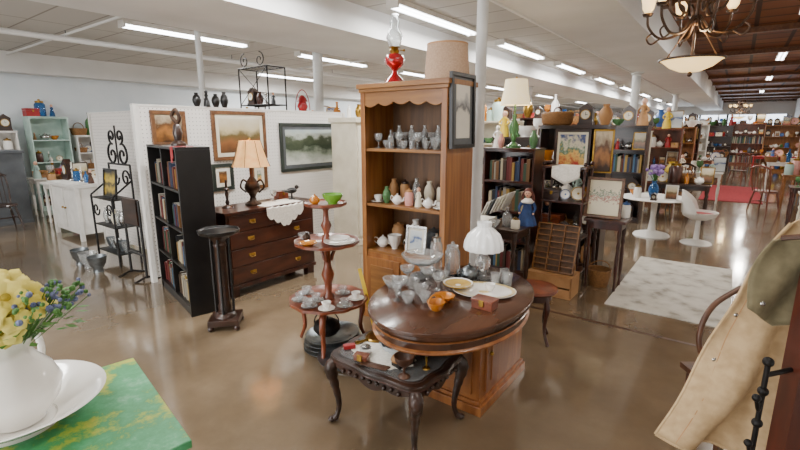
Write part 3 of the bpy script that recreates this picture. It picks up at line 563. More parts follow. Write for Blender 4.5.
# ================= OVAL TABLE =================
def drum():
    x,y=.35,2.75; b=B('oval_cabinet_table'); A,Bb=.47,.66
    b.lathe([(0,.685),(.97,.685),(1,.695),(1,.715),(.985,.72),(0,.72)],ttop,seg=64,sx=A,sy=Bb)
    b.lathe([(.9,.585),(.93,.585),(.93,.685),(.9,.685)],ttop,seg=64,sx=A,sy=Bb); b.lathe([(.9,.58),(.95,.578),(.955,.59),(.93,.6)],cabw,seg=64,sx=A,sy=Bb)
    b.lathe([(.945,.64),(.96,.645),(.945,.65)],cabw,seg=64,sx=A,sy=Bb)
    b.lathe([(0,.6),(.91,.6),(.91,.605),(0,.605)],ttop,seg=64,sx=A,sy=Bb)
    x0,x1,y0,y1=-.28,.25,-.1,.58
    b.bx(x0,x1,y0,y1,.06,.66,cabw).bx(x0-.03,x1+.03,y0-.03,y1+.02,0,.06,cabw).bx(x0-.015,x1+.015,y0-.015,y1+.01,.06,.085,cabw)
    b.bx(x1,x1+.014,y0+.07,y1-.07,.12,.6,cabw).bx(x1+.014,x1+.022,y0+.13,y1-.13,.18,.54,cabw).ball((x1+.03,y0+.1,.38),.014,brass,10)
    b.bx(x0+.05,x1-.05,y0-.014,y0,.12,.58,cabw).bx(x0+.11,x1-.11,y0-.022,y0-.014,.18,.52,cabw)
    b.done(x,y,0,RZ,.004); z=.72
    compote('glass_cake_stand',.16,3.1,z,.16,.15,glass,.03)
    for X,Y,r,k in ((-.06,2.86,.055,0),(.05,2.97,.05,1),(.08,2.83,.05,0),(.19,2.92,.05,1),(.0,2.72,.055,1),(.3,2.98,.045,0),(.13,2.7,.05,0),(.25,2.8,.04,1),(.05,2.57,.045,0),(-.02,2.62,.035,1),(.15,2.58,.035,0)):
        (bowl('cut_glass_bowl',X,Y,z,.065,r,glass,.05) if k==0 else compote('crystal_compote',X,Y,z,.11,r,glass))
    bowl('carnival_glass_dish',.27,2.6,z,.04,.065,aglass,.07)
    B('amber_glass_basket').lathe(shell([(0,0),(.03,0),(.045,.02),(.055,.05)],.004),aglass,seg=20).tube([(.05*cos(pi*i/8),0,.045+.05*sin(pi*i/8)) for i in range(9)],.005,aglass,6).done(.21,2.47,z,.4)
    gold=pm('gilt_pattern','b89a50','d8c898',40,.3); goldp=pm('gold_plate_glaze','b89448','d0b060',12,.25,coat=.5)
    plate('oval_porcelain_platter',.54,2.74,z,.15,porc,gold,1.35,-.2); plate('gold_plate',.38,2.8,z+.026,.1,goldp,porc)
    cup('gilded_teacup',.58,2.75,z+.012,porc,.8,False)
    box_chest('wooden_jewelry_box',.5,2.5,z,.13,.06,.09,cherry,RZ)
    teapot('pewter_teapot',.48,3.0,z,.7,pewter,.5); bowl('iron_trivet_dish',.41,2.95,z,.05,.04,iron,.03)
    jar('glass_biscuit_jar',.38,3.13,z,.24,.055,glass,glass); jar('glass_candy_jar',.27,3.22,z,.28,.045,glass,silver)
    for X,Y in ((.64,2.88),(.72,2.96),(.62,3.16),(.72,2.87)): B('glass_tumbler').lathe(shell([(0,0),(.028,0),(.034,.09)],.003),glass,seg=18).done(X,Y,z)
    B('milk_glass_lamp').lathe([(0,0),(.06,0),(.06,.015),(.03,.03),(.02,.06),(.05,.1),(.055,.14),(.03,.18),(.025,.22),(0,.22)],glass,seg=24,fl=.03,nf=10).lathe([(.13,.215),(.135,.225),(.13,.27),(.11,.32),(.07,.36),(.045,.375),(.05,.41),(.045,.41),(.04,.375),(.065,.355),(.105,.315),(.125,.27),(.13,.225)],milk,seg=60,fl=.04,nf=15).lathe([(.03,.21),(.05,.23),(.13,.235),(.03,.24)],brass,seg=20).done(.58,3.02,z)
drum()
# ================= CARVED SIDE TABLE =================
def carved():
    x,y=-.02,2.46; b=B('carved_side_table'); w,d,h=.68,.55,.45
    N=64; P=[]
    for i in range(N):
        t=2*pi*i/N; c,s=cos(t),sin(t); q=(abs(c)**5+abs(s)**5)**(-1/5); q*=1+.025*cos(8*t)
        P.append((w/2*q*c,d/2*q*s))
    b.prism(P,h-.022,h-.004,darkw,'z'); b.prism([(a*.985,c*.985) for a,c in P],h-.004,h,darkw,'z'); b.prism([(a*.9,c*.88) for a,c in P],h,h+.004,darkw,'z')
    b.prism([(a*1.0,c*1.0) for a,c in P],h-.03,h-.022,mahog,'z')
    def ap(L_,off,ax):
        Q=[(-L_,h-.03),(L_,h-.03)]
        for i in range(33):
            u=1-i/32; Q.append((-L_+2*L_*u,h-.075-.025*abs(sin(u*pi*3))-.02*cos((u-.5)*2*pi)))
        b.prism(Q,off,off+.018,darkw,ax)
    ap(w/2-.05,-d/2+.03,'y'); ap(w/2-.05,d/2-.05,'y'); ap(d/2-.05,-w/2+.03,'x'); ap(d/2-.05,w/2-.05,'x')
    for sx in (-1,1):
        for k in range(7): b.ball((sx*(w/2-.025),-.15+k*.05,h-.07+.008*(k%2)),.014,darkw,8)
        for k in range(9): b.ball((-.2+k*.05,sx*(d/2-.025),h-.07+.008*(k%2)),.014,darkw,8)
        for sy in (-1,1):
            cx,cy=sx*(w/2-.05),sy*(d/2-.05)
            b.tube(sp([(cx-sx*.01,cy-sy*.01,h-.03),(cx+sx*.018,cy+sy*.018,h-.09),(cx+sx*.004,cy+sy*.004,h-.2),(cx-sx*.012,cy-sy*.012,.12),(cx,cy,.04),(cx+sx*.02,cy+sy*.02,.012)],6),[.034,.04,.037,.028,.022,.018,.016,.016,.02,.016],darkw,10)
            b.ball((cx+sx*.022,cy+sy*.022,.018),.022,darkw,10,sz=.8); b.ball((cx+sx*.028,cy+sy*.028,h-.1),.028,darkw,10,sz=1.3)
    b.done(x,y,0,RZ,.002); z=h+.004
    b=B('glass_tray_cover').prism([(a*.86,c*.84) for a,c in P],0,.004,glass,'z'); b.done(x,y,z,RZ)
    z+=.004
    def at(lx,ly): return toW(x,y,RZ,lx,ly)
    p=at(-.04,-.08); B('lace_doily').lathe([(0,0),(.17,0),(.17,.003),(0,.003)],lace,seg=72,fl=.06,nf=14,sx=1.2,sy=.8).done(p[0],p[1],z,RZ)
    z+=.003
    p=at(-.2,.09); mir=pm('mirror_glass','e0e6e8',rough=.02,metal=1)
    B('hand_mirror').lathe([(.075,0),(.095,0),(.098,.006),(.09,.014),(.078,.012)],brass,seg=30,sx=.85).lathe([(0,.002),(.08,.002),(.08,.009),(0,.009)],mir,seg=30,sx=.85).tube(sp([(0,-.09,.008),(0,-.14,.008),(0,-.18,.008)],4),[.008,.009,.014],brass,8).done(p[0],p[1],z,RZ-.3)
    p=at(-.03,.13); B('brass_hand_mirror').lathe([(.055,0),(.07,0),(.073,.006),(.065,.014),(.058,.012)],brass,seg=30,sx=.85).lathe([(0,.002),(.06,.002),(.06,.009),(0,.009)],mir,seg=30,sx=.85).tube([(0,-.07,.008),(0,-.15,.008)],[.007,.011],brass,8).done(p[0],p[1],z,RZ+.9)
    pb=pm('pale_blue_glass','c3d2dc','d6e0e6',5,.15,coat=.5)
    p=at(.0,-.01); bowl('pressed_glass_dish',p[0],p[1],z,.06,.085,pb,.06,1.1)
    p=at(.12,-.1); B('hair_brush').ball((0,0,.045),.05,tan,16,sx=1.6,sz=.6).tube([(.06,0,.045),(.16,0,.04)],[.016,.011],darkw,8).bx(-.055,.055,-.035,.035,.0,.035,blackp).done(p[0],p[1],z,.7)
    p=at(.2,-.2); compote('wooden_pedestal_cup',p[0],p[1],z,.12,.055,leath,.0)
    p=at(-.0,-.2); B('brown_comb').bx(-.09,.09,-.008,.012,0,.006,leath).bx(-.085,.085,-.035,-.008,.001,.004,leath).done(p[0],p[1],z,RZ+.2)
    p=at(-.25,-.14); B('lipstick_case').bx(-.035,.035,-.018,.018,0,.025,redm).done(p[0],p[1],z,.3,.003)
    p=at(-.13,-.13); jar('powder_jar',p[0],p[1],z,.055,.035,glass,silver)
    p=at(.25,-.06); candlestick('perfume_bottle',p[0],p[1],z,.1,brass,glass)
    p=at(-.1,-.2); box_chest('trinket_box',p[0],p[1],z,.08,.035,.05,cherry,RZ+.3)
carved()
b=B('round_stool').lathe([(0,.44),(.17,.44),(.185,.455),(.18,.475),(.16,.48),(0,.48)],cherry,seg=32).lathe([(.12,.38),(.14,.38),(.14,.44),(.12,.44)],mahog,seg=28)
for i in range(4):
    t=i*pi/2+.5; b.tube(sp([(.12*cos(t),.12*sin(t),.43),(.15*cos(t),.15*sin(t),.32),(.13*cos(t),.13*sin(t),.14),(.18*cos(t),.18*sin(t),.012)],5),[.02,.022,.016,.013,.014],mahog,8)
b.done(1.12,3.55,0)
# ================= GREEN TABLE & FLOWERS =================
def greent():
    gp=pm('green_paint','2f8a50','3f9e62',5,.5)
    m,nt,P=base('worn_green_paint'); N=nt.nodes;L=nt.links; P.inputs['Roughness'].default_value=.5
    tc=N.new('ShaderNodeTexCoord');n1=N.new('ShaderNodeTexNoise');n1.inputs['Scale'].default_value=3.0;n1.inputs['Detail'].default_value=12;n1.inputs['Roughness'].default_value=.75
    mp=N.new('ShaderNodeMapping'); mp.inputs['Location'].default_value=(.9,.35,0)
    cr=N.new('ShaderNodeValToRGB');e=cr.color_ramp.elements;e[0].position=.0;e[0].color=hx('3a9058');e[1].position=1;e[1].color=hx('6a5430')
    for p_,c_ in ((.38,'7ab58c'),(.45,'4c9e6c'),(.52,'3c8e58'),(.56,'8fa83e'),(.62,'c0b23a'),(.7,'7a6a34')): q=e.new(p_);q.color=hx(c_)
    L.new(tc.outputs['Object'],mp.inputs[0]);L.new(mp.outputs[0],n1.inputs['Vector']);L.new(n1.outputs['Fac'],cr.inputs[0]);L.new(cr.outputs[0],P.inputs['Base Color'])
    b=B('green_painted_table'); w,d,h=.9,.75,.75; rz=math.atan2(.68,.73)
    b.bx(-w/2,w/2,-d/2,d/2,h-.03,h,m).bx(-w/2+.05,w/2-.05,-d/2+.05,d/2-.05,h-.13,h-.03,gp)
    for sx in (-1,1):
        for sy in (-1,1): turned(b,sx*(w/2-.09),sy*(d/2-.09),0,h-.1,.035,gp)
    b.done(-1.27,1.27,0,rz,.004)
    X,Y=-1.33,1.38
    B('wash_basin').lathe(shell([(0,0),(.13,0),(.13,.015),(.18,.04),(.22,.07),(.265,.095),(.28,.1)],.008),porc,seg=48,sx=1,sy=.95).done(X,Y,.75)
    b=B('ceramic_pitcher').lathe(shell([(0,0),(.075,0),(.08,.015),(.122,.07),(.135,.125),(.112,.185),(.072,.235),(.064,.265),(.078,.3)],.006),porc,seg=48,fl=.015,nf=8,fz=.03)
    b.tube(sp([(-.02,.07,.26),(-.03,.15,.26),(-.03,.17,.17),(-.02,.11,.1)],6),.012,porc,10); b.done(X+.01,Y+.01,.765)
    fy=pm('yellow_petals','dcc94a','f0e27c',12,.6); fc=pm('flower_centre','8a7a1a','b09a2a',30,.8); bl=pm('blue_blossom','4a5578','7a82a8',20,.7); gr=pm('leaf_green','3a6a2a','5a8a3a',12,.6)
    b=B('flower_bouquet'); rnd=random.Random(3)
    def flower(c,n,r):
        n=Vector(n).normalized(); q=n.to_track_quat('Z','Y').to_matrix().to_4x4(); o=b.T; b.T=Matrix.Translation(c)@q
        for k in range(7):
            a=2*pi*k/7
            def pf(u,v,a=a): 
                wv=(v-.5)*r*.85*sin(pi*min(u*.8+.2,1))**.7; rr=.2*r+u*r*.9
                return (rr*cos(a)-wv*sin(a),rr*sin(a)+wv*cos(a),.25*r*sin(u*2.2)-abs(v-.5)*.12*r)
            b.grid(pf,4,3,fy)
        b.ball((0,0,.04*r),r*.26,fc,10,sz=.6); b.T=o
    for i in range(52):
        a=rnd.uniform(0,2*pi); e=rnd.uniform(-.3,1.35); R=.155; d=Vector((cos(a)*cos(e),sin(a)*cos(e)*.85,sin(e)*.8))
        c=Vector((-.02,-.02,.06))+d*R*rnd.uniform(.8,1.05); flower(c,d+Vector((.3,-.7,.2)),rnd.uniform(.042,.055)); b.tube([(0,0,-.1),tuple(c-d*.01)],.003,gr,5)
    for i in range(110):
        a=rnd.uniform(-.9,.9); e=rnd.uniform(.0,.9); R=rnd.uniform(.12,.21); c=Vector((cos(a)*cos(e)*R+.01,sin(a)*cos(e)*R+.02,sin(e)*R*.7+.07)); b.ball(tuple(c),rnd.uniform(.005,.011),rnd.choice([bl,bl,gr,gr]),6)
        if i%4==0: b.tube([(0,0,-.08),tuple(c)],.0018,gr,4)
    for i in range(70):
        a=rnd.uniform(0,2*pi); e=rnd.uniform(-.4,.8); R=rnd.uniform(.1,.18); c=Vector((cos(a)*cos(e)*R,sin(a)*cos(e)*R,.04+sin(e)*R*.8)); dd=Vector((cos(a),sin(a),rnd.uniform(-.3,.4))).normalized()*.045; s=Vector((-dd.y,dd.x,0)).normalized()*.012
        b.add([tuple(c),tuple(c+dd*.5+s),tuple(c+dd),tuple(c+dd*.5-s)],[(0,1,2,3)],gr)
    b.done(X+.03,Y+.02,1.08)
greent()
# ================= RIGHT FOREGROUND =================
def rightfg():
    canv=pm('canvas_cloth','b0946c','c2a67e',30,.85,bump=.15); olive=pm('olive_canvas','6a6248','7c7256',30,.85,bump=.15); rw=pm('red_mahogany','3a1a12','582a1c',14,.35,stretch=(1,1,.2))
    b=B('coat_rack'); b.bx(-.035,.035,-.03,.03,.04,1.5,rw); b.ball((0,0,1.53),.04,rw,14)
    for t in (0,pi/2): b.box((0,0,.03),(.5,.06,.05),rw,(0,0,t+.4))
    b.tube([(-.13,-.03,.62),(-.13,-.03,1.12)],.007,iron,8); b.tube([(-.13,-.03,.7),(-.03,0,.7)],.007,iron,8).tube([(-.13,-.03,1.08),(-.03,0,1.08)],.007,iron,8)
    for z in (.62,.8,.93,1.03,1.12): b.ball((-.13,-.03,z),.014,iron,12)
    for z in (.86,1.0): 
        b.tube(sp([(-.13,-.03,z),(-.16,-.06,z-.01),(-.18,-.07,z+.03)],4),.005,iron,8).ball((-.18,-.07,z+.035),.011,iron,10)
    b.done(1.15,1.17,0)
    b=B('canvas_coat')
    L_=[(0,1.19,1.47),(.2,1.115,1.31),(.4,1.06,1.18),(.6,1.01,1.05),(.8,.945,.9),(1,.875,.73)]
    def lb(v):
        for (v0,x0,z0),(v1,x1,z1) in zip(L_,L_[1:]):
            if v<=v1+1e-6: k=(v-v0)/(v1-v0); return x0+(x1-x0)*k,z0+(z1-z0)*k
        return L_[-1][1:]
    def cf(u,v):
        x0,z0=lb(v); x1,z1=1.55,1.6-.95*v; k=u
        return (x0+(x1-x0)*k,1.34+.035*sin(k*16+v*3)*(.3+v)-.05*k+.012*sin(v*7)+.01*sin(v*13+k*5),z0+(z1-z0)*k-.03*sin(k*pi)*v)
    b.grid(cf,48,36,canv)
    b.tube([tuple(Vector(cf(0,i/20))) for i in range(21)],.006,canv,6); b.tube([tuple(Vector(cf(i/30,1))) for i in range(31)],.006,canv,6)
    b.tube([tuple(Vector(cf(.06,i/20))+Vector((0,-.003,0))) for i in range(21)],.0015,tan,5)
    for u,v in ((.05,.2),(.05,.42),(.05,.64)): p=cf(u,v); b.ball((p[0],p[1]-.004,p[2]),.008,silver,10,sy=.5)
    b.done(0,0,0,0,0,.004)
    b=B('olive_satchel')
    def of(u,v):
        xl=1.02+.05*(1-v)**2; return (xl+(.2+.1*(1-v))*u,1.25+.015*sin(u*9+v*4),1.44-.2*v-.06*u*v+.03*u-.05*v*(1-abs(2*u-1)))
    b.grid(of,20,14,olive); b.tube([tuple(Vector(of(i/20,1))) for i in range(21)],.004,olive,6); b.tube([tuple(Vector(of(0,i/14))) for i in range(15)],.004,olive,6); p=of(.15,.85); b.ball((p[0],p[1]-.005,p[2]),.008,silver,10,sy=.5)
    b.tube(sp([of(.1,0),(1.16,1.2,1.47),(1.25,1.22,1.5)],5),.008,leath,6)
    b.done(0,0,0,0,0,.004)
    b=B('bentwood_chair')
    b.tube(sp([(.2,.08,1.0),(.07,.06,.92),(.01,.04,.8),(.02,.02,.68),(.12,0,.45),(.16,0,0)],6),.013,leath,8).tube(sp([(.2,.08,1.0),(.3,.09,1.0),(.4,.08,.95),(.44,.05,.8),(.44,0,.45),(.44,0,0)],6),.013,leath,8).bx(.14,.45,-.1,.34,.44,.47,leath).tube([(.17,.3,0),(.17,.3,.45)],.014,leath,8).tube([(.42,.3,0),(.42,.3,.45)],.014,leath,8).done(1.44,1.98,0)
rightfg()
# ================= MID-RIGHT CLUSTER =================
def cluster():
    shelfunit('dark_bookshelf',-2.1,5.08,.62,.32,1.52,4,RZ,mahog,'books',top=False)
    p=W(-2.1,5.05); lamp('green_glass_lamp',p[0],p[1],1.54,.48,.17,.28,gglass,shadeC,.72,False)
    l=bpy.data.lights.new('lamp_bulb','POINT'); l.energy=4; l.color=(1,.82,.55); l.shadow_soft_size=.04
    o=bpy.data.objects.new('lamp_bulb',l); COL.objects.link(o); o.location=(p[0],p[1],1.54+.64)
    p=W(-2.32,5.1); figurine('porcelain_figurine',p[0],p[1],1.54,.26,porc)
    p=W(-2.22,4.98); vase('pink_glass_vase',p[0],p[1],1.54,.16,.04,pinkm)
    p=W(-1.88,5.1); vase('green_glass_vase',p[0],p[1],1.54,.2,.05,gglass)
    p=W(-1.95,4.42); table('walnut_desk',p[0],p[1],.62,.5,.76,RZ,darkw)
    p=W(-2.12,4.35); B('stack_of_sheet_music').box((0,0,.01),(.22,.3,.02),paper,(0,0,.1)).box((.01,0,.03),(.21,.29,.02),cream,(0,0,.3)).box((0,.01,.05),(.2,.27,.02),paper,(0,0,-.1)).done(p[0],p[1],.76,RZ)
    p=W(-2.05,4.58); b=B('accordion_file')
    for i in range(7): b.box((-.12+i*.04,0,.12+.02*i),(.006,.2,.2),random.choice([paper,greyp,white]),(0,radians(25),0))
    b.done(p[0],p[1],.76,RZ)
    p=W(-1.84,4.36); bottle('glass_jug',p[0],p[1],.76,.2,.05,glass)
    p=W(-1.93,4.25); bowl('cut_glass_bowl',p[0],p[1],.76,.07,.06,glass,.04)
    p=W(-1.72,4.3); jar('ceramic_canister',p[0],p[1],.76,.12,.045,cream,brass)
    for k in range(3):
        p=W(-2.12+k*.17,4.35+.04*(k%2)); basket('wicker_basket',p[0],p[1],0,.08,.16,wick) if k%2 else box_chest('wooden_box',p[0],p[1],0,.14,.2,.2,tan,RZ)
    p=W(-1.7,4.55); b=B('porcelain_doll'); hair=pm('doll_hair','4a2018','6a3020',40,.6); dress=pm('doll_dress','1f3560','2c4a80',14,.7)
    b.lathe([(0,0),(.1,0),(.09,.06),(.05,.16),(.04,.2),(.05,.25),(.03,.28),(0,.285)],dress,seg=20,fl=.06,nf=9).lathe([(.06,.235),(.07,.25),(.03,.285),(.02,.285)],lace,seg=18)
    b.lathe([(.014,.28),(.014,.3),(0,.3)],skin,seg=10).ball((0,0,.335),.038,skin,16,sz=1.15).ball((0,.012,.345),.044,hair,16,sz=1.1)
    for s in (-1,1): b.tube(sp([(s*.045,0,.25),(s*.08,-.01,.19),(s*.07,-.04,.14)],4),[.018,.016,.012],dress,8).ball((s*.07,-.045,.13),.012,skin,8).ball((s*.013,-.034,.34),.005,blackp,6).tube(sp([(s*.035,.01,.35),(s*.055,.01,.3),(s*.05,.01,.24)],4),.017,hair,6)
    b.ball((0,-.037,.318),.005,redm,6).ball((0,-.04,.33),.005,skin,6); b.done(p[0],p[1],.76,RZ+.2)
    p=W(-1.5,5.2); b=B('victorian_etagere')
    for z in (.15,.55,.95,1.33): b.bx(-.24,.24,-.17,.17,z,z+.02,mahog)
    for sx in (-1,1):
        for sy in (-1,1):
            z0=0
            for z in (.15,.55,.95,1.33): turned(b,sx*.22,sy*.15,z0,z,.016,mahog); z0=z+.02
            b.ball((sx*.22,sy*.15,1.38),.022,mahog,10)
    b.done(p[0],p[1],0,RZ,.002)
    for z in (.17,.57,.97):
        for k in (-.15,0,.14):
            q=toW(p[0],p[1],RZ,k,-.02); rnd_item(q[0],q[1],z,.33,.8)
    q=toW(p[0],p[1],RZ,.05,0); b=B('draped_lace_cloth'); b.grid(lambda u,v:(-.17+.3*u,.14-.33*min(v*1.4,1),.004-(max(v*1.4-1,0))*.5*(1-.4*abs(2*u-1)) if v*1.4>1 else .004),20,14,lace); b.done(q[0],q[1],1.35,RZ,0,.002)
    b=B('printers_tray'); b.T=Matrix.Translation((0,0,.24))@Matrix.Rotation(radians(-16),4,'X')
    b.bx(-.22,.22,0,.012,0,.52,oakback)
    for i in range(9): b.bx(-.22,.22,-.04,0,i*.0637,i*.0637+.01,oak2)
    for i in range(4): b.bx(-.22+i*.1433,-.21+i*.1433,-.04,0,0,.52,oak2)
    p=W(-1.45,4.74); b.done(p[0],p[1],0,RZ)
    p=W(-1.45,4.78); B('wooden_crate').bx(-.24,.24,-.16,.14,0,.02,tan).bx(-.24,.24,-.16,-.145,.02,.1,tan).bx(-.24,.24,-.16,-.145,.12,.22,tan).bx(-.24,.24,.125,.14,.02,.22,tan).bx(-.24,-.225,-.16,.14,.02,.22,tan).bx(.225,.24,-.16,.14,.02,.22,tan).bx(-.24,.24,-.16,.14,.22,.238,tan).done(p[0],p[1],0,RZ)
    shelfunit('walnut_bookcase',-1.62,5.85,.82,.3,1.78,4,RZ,darkw,'mix',top=False,den=.13)
    p=W(-1.85,5.8); b=B('wicker_hamper').lathe([(0,0),(.13,0),(.16,.03),(.17,.14),(.15,.16),(0,.17)],wick,seg=28,fl=.015,nf=14,sx=1.15).tube([(.05*cos(pi*i/8),0,.165+.05*sin(pi*i/8)) for i in range(9)],.008,leath,6); b.done(p[0],p[1],1.8,RZ)
    x2,y2=W(-1.6,5.66); picture('framed_botanical',x2,y2,1.25,.42,.5,RZ,darkw,art_col,.03,.0,cream,.03,.03)
    p=W(-1.25,5.64); picture('framed_portrait',p[0],p[1],1.25,.22,.5,RZ+.2,brass,art_dark,.02)
    p=W(-1.3,5.85); vase('ceramic_urn',p[0],p[1],1.8,.24,.08,tan)
    p=W(-1.53,5.9); clock('mantel_clock',p[0],p[1],1.8,.26,RZ)
    p=W(-1.05,5.28); table('spindle_side_table',p[0],p[1],.42,.38,.8,RZ,mahog,.022)
    p=W(-1.1,5.2); picture('framed_sampler',p[0],p[1],.802,.38,.44,RZ,fw,art_samp,.03,.15)
    p=W(-.9,5.38); jar('ginger_jar',p[0],p[1],.8,.18,.05,porc,bluem)
    p=W(-1.1,5.3); basket('wicker_basket',p[0],p[1],0,.13,.2,wick)
cluster()
x,y=W(-1.0,8.5); B('white_pedestal_table').lathe([(0,0),(.28,0),(.26,.03),(.06,.08),(.04,.3),(.05,.58),(.15,.62),(0,.62)],white,seg=28).lathe([(0,.62),(.5,.62),(.52,.635),(.5,.65),(0,.65)],white,seg=36).done(x,y,0)
vase('blue_glass_vase',x-.1,y-.1,.65,.28,.08,bglass)
b=B('purple_flowers'); pur=pm('purple_petals','7a5a9a','9a7ab8',12,.6); gr2=pm('stem_green','3a6a2a','4a7a34',12,.6)
for i in range(40):
    a=random.uniform(0,6.3); r=random.uniform(0,.13); q=(r*cos(a),r*sin(a),.12+random.uniform(0,.14)); b.ball(q,.028,pur,6); b.tube([(0,0,-.02),q],.003,gr2,4)
b.done(x-.1,y-.1,.92)
for dx,dy in ((.2,-.15),(.3,.1),(.05,-.35),(-.33,-.05),(.1,.22),(-.22,.25),(-.22,-.35)): rnd_item(x+dx,y+dy,.65,.3,.8)
x,y=W(-.35,8.3)
B('white_tulip_chair').lathe([(0,0),(.22,0),(.2,.02),(.04,.06),(.03,.38),(0,.38)],white,seg=24).lathe(shell([(0,.38),(.12,.38),(.22,.43),(.25,.5)],.012),white,seg=28).grid(lambda u,v:(.25*cos(u*pi),.25*sin(u*pi)+.02*v,.48+.35*v*sin(u*pi)**.5),16,8,white).lathe([(0,.44),(.19,.44),(.2,.47),(0,.49)],redm,seg=24).done(x,y,0,RA)
for a,b_,m_ in ((-.9,11.6,darkw),(.6,12.4,cherry)): x,y=W(a,b_); chair('spindle_chair',x,y,random.random()*6,m_)
x,y=W(.1,18.2); chair('wooden_armchair',x,y,RZ+pi+2.8,cherry,True,leath)
def distable(n,a,b_,w,d,h,rz,m,k,s=1.4):
    x,y=W(a,b_); before=set(COL.objects); t=table(n,x,y,w,d,h,rz,m)
    for i in range(k):
        p=toW(x,y,rz,-w/2+.1+(w-.2)*i/(k-1),.12*(1 if i%2 else -1)); rnd_item(p[0],p[1],h,.6,s,rz)
    adopt(t,before)
for a,b_,w,m in ((-.75,10.2,.9,darkw),(-.75,13.2,1.1,white),(1.6,8.6,1.1,darkw),(1.5,13.6,1.2,oak),(-.9,18.2,1.2,cherry),(1.4,18.6,1.2,white),(-2.7,6.9,1.1,mahog),(1.2,22.5,1.4,redm),(-1.0,22,1.4,oak),(1.35,10.8,1.0,mahog),(1.3,9.7,.8,cream)):
    distable('display_table',a,b_,w,.5,.74,RZ,m,8)
for a,b_,w,h,rz,m in [(-3.0,7.8,1.1,1.6,RZ,darkw),(-1.9,9.6,1.1,1.8,RZ,darkw),(-2.2,10.9,1.4,1.7,RZ,cream),(-3.7,10.6,1.0,2.0,RZ,mahog),(-1.7,12.4,1.3,1.75,RZ,cherry),(-3.2,13.2,1.2,1.9,RZ,oak),(-1.7,15.5,1.4,1.8,RZ,oak),(-1.5,17.3,1.0,1.9,RZ,darkw),(-1.6,19.8,1.4,1.9,RZ,white),(-2.6,24,1.6,1.9,RZ,oak),(2.2,15.8,1.3,1.9,RL,darkw),(2.2,20.5,1.4,1.7,RL,cherry),(2.2,12.2,1.2,1.5,RL,darkw),(1.9,17.2,1.0,1.8,RZ,oak),
    (-1.0,25,1.5,1.9,RZ,darkw),(1.6,25,1.5,1.9,RZ,oak),(.4,29,1.6,2.0,RZ,cherry),(-1.5,29,1.6,2.1,RZ,mahog),(2.0,30,1.1,2.0,RZ,darkw),(-3.4,18,1.5,1.9,RZ,cream),(-4.5,16,1.5,1.9,RZ,darkw),
    (-6.9,6.6,1.2,1.85,RZ,white),(-5.9,8.0,1.4,1.9,RZ,oak),(-4.4,9.2,1.4,1.9,RZ,cream),(-8.4,6.0,1.2,1.75,RZ,darkw),(-5.0,11.8,1.5,2.0,RZ,white),
    (-12.2,2.55,.75,1.7,RA,white),(-12.2,3.5,.7,2.0,RA,teal),(-12.2,4.4,.85,1.6,RA,white),(-12.2,5.5,1.1,1.9,RA,cream),(-12.2,6.9,1.3,1.8,RA,white)]:
    shelfunit('display_shelf',a,b_,w,.4,h,4,rz,m,'mix',den=.16)
for i in range(10):
    x,y=W(2.59,9+i*2.1); picture('framed_wall_picture',x,y,1.6+.2*(i%2),.8,.6+.2*(i%3),RL,random.choice([darkw,brass,white,fw]),[art_col,art_land,art_dark,art_sketch][i%4],.05)
for a,b_,m in ((-11.4,3.3,white),(-10.7,4.5,cream),(-10.2,3.2,white),(-9.3,4.2,teal)):
    distable('white_display_table',a,b_,.9,.5,.78,RA,m,7)
x,y=W(-11.0,2.35); B('grey_armoire').bx(-.3,.3,-.28,.28,.06,1.32,greyp).bx(-.33,.33,-.31,.3,1.32,1.37,greyp).bx(-.28,-.01,-.3,-.28,.12,1.26,greyp).bx(.01,.28,-.3,-.28,.12,1.26,greyp).bx(-.31,.31,-.29,.29,0,.07,greyp).ball((-.04,-.31,.75),.015,brass,8).ball((.04,-.31,.75),.015,brass,8).done(x,y,0,RZ,.004)
x,y=W(-10.2,2.1); chair('dark_chair',x,y,1,darkw)
# bakers rack with lantern
x,y=W(-6.6,5.0); b=B('iron_bakers_rack')
for sx in (-1,1):
    for sy in (-1,1): b.tube([(sx*.38,sy*.18,0),(sx*.38,sy*.18,2.75)],.012,iron,6)
    scroll(b,(sx*.2,-.18,2.86),.12,iron,.009,1.3,-sx,pi/2)
for z in (.3,.8,1.3,1.8,2.15,2.75):
    b.tube([(-.38,-.18,z),(.38,-.18,z),(.38,.18,z),(-.38,.18,z)],.01,iron,6,True)
    for i in range(9): b.tube([(-.34+i*.085,-.18,z),(-.34+i*.085,.18,z)],.004,iron,5)
b.tube([(-.38,-.18,2.15),(.38,-.18,2.75)],.006,iron,5).tube([(.38,-.18,2.15),(-.38,-.18,2.75)],.006,iron,5)
b.done(x,y,0,RZ)
for k in range(4): 
    p=toW(x,y,RZ,-.27+k*.18,0); rnd_item(p[0],p[1],2.162,.5,1.1); rnd_item(p[0],p[1],1.812,.3,.9)
x,y=W(-5.9,5.25); B('red_lantern').lathe([(0,0),(.1,0),(.11,.04),(.06,.06),(0,.06)],redm,seg=20).lathe([(.06,.06),(.09,.12),(.06,.2),(0,.2)],rglass,seg=20).lathe([(0,.2),(.09,.2),(.06,.26),(.02,.3),(0,.3)],redm,seg=20).tube([(.12*cos(pi*i/10),0,.06+.33*sin(pi*i/10)) for i in range(11)],.007,redm,6).done(x,y,2.0)
B('white_plant_column').bx(-.15,.15,-.15,.15,0,.08,white).lathe([(0,.08),(.12,.08),(.1,.12),(.1,1.88),(.13,1.92),(0,1.92)],white,seg=20,fl=.03,nf=12).bx(-.16,.16,-.16,.16,1.92,2.0,white).done(x,y,0,RZ)
x,y=W(-4.75,5.3); B('white_armoire').bx(-.3,.3,-.25,.25,.08,1.85,cream).bx(-.34,.34,-.29,.27,1.85,1.92,cream).bx(-.27,-.01,-.27,-.25,.14,1.8,cream).bx(.01,.27,-.27,-.25,.14,1.8,cream).bx(-.31,.31,-.26,.26,0,.09,cream).ball((.04,-.28,.95),.014,brass,8).done(x,y,0,RA,.004)
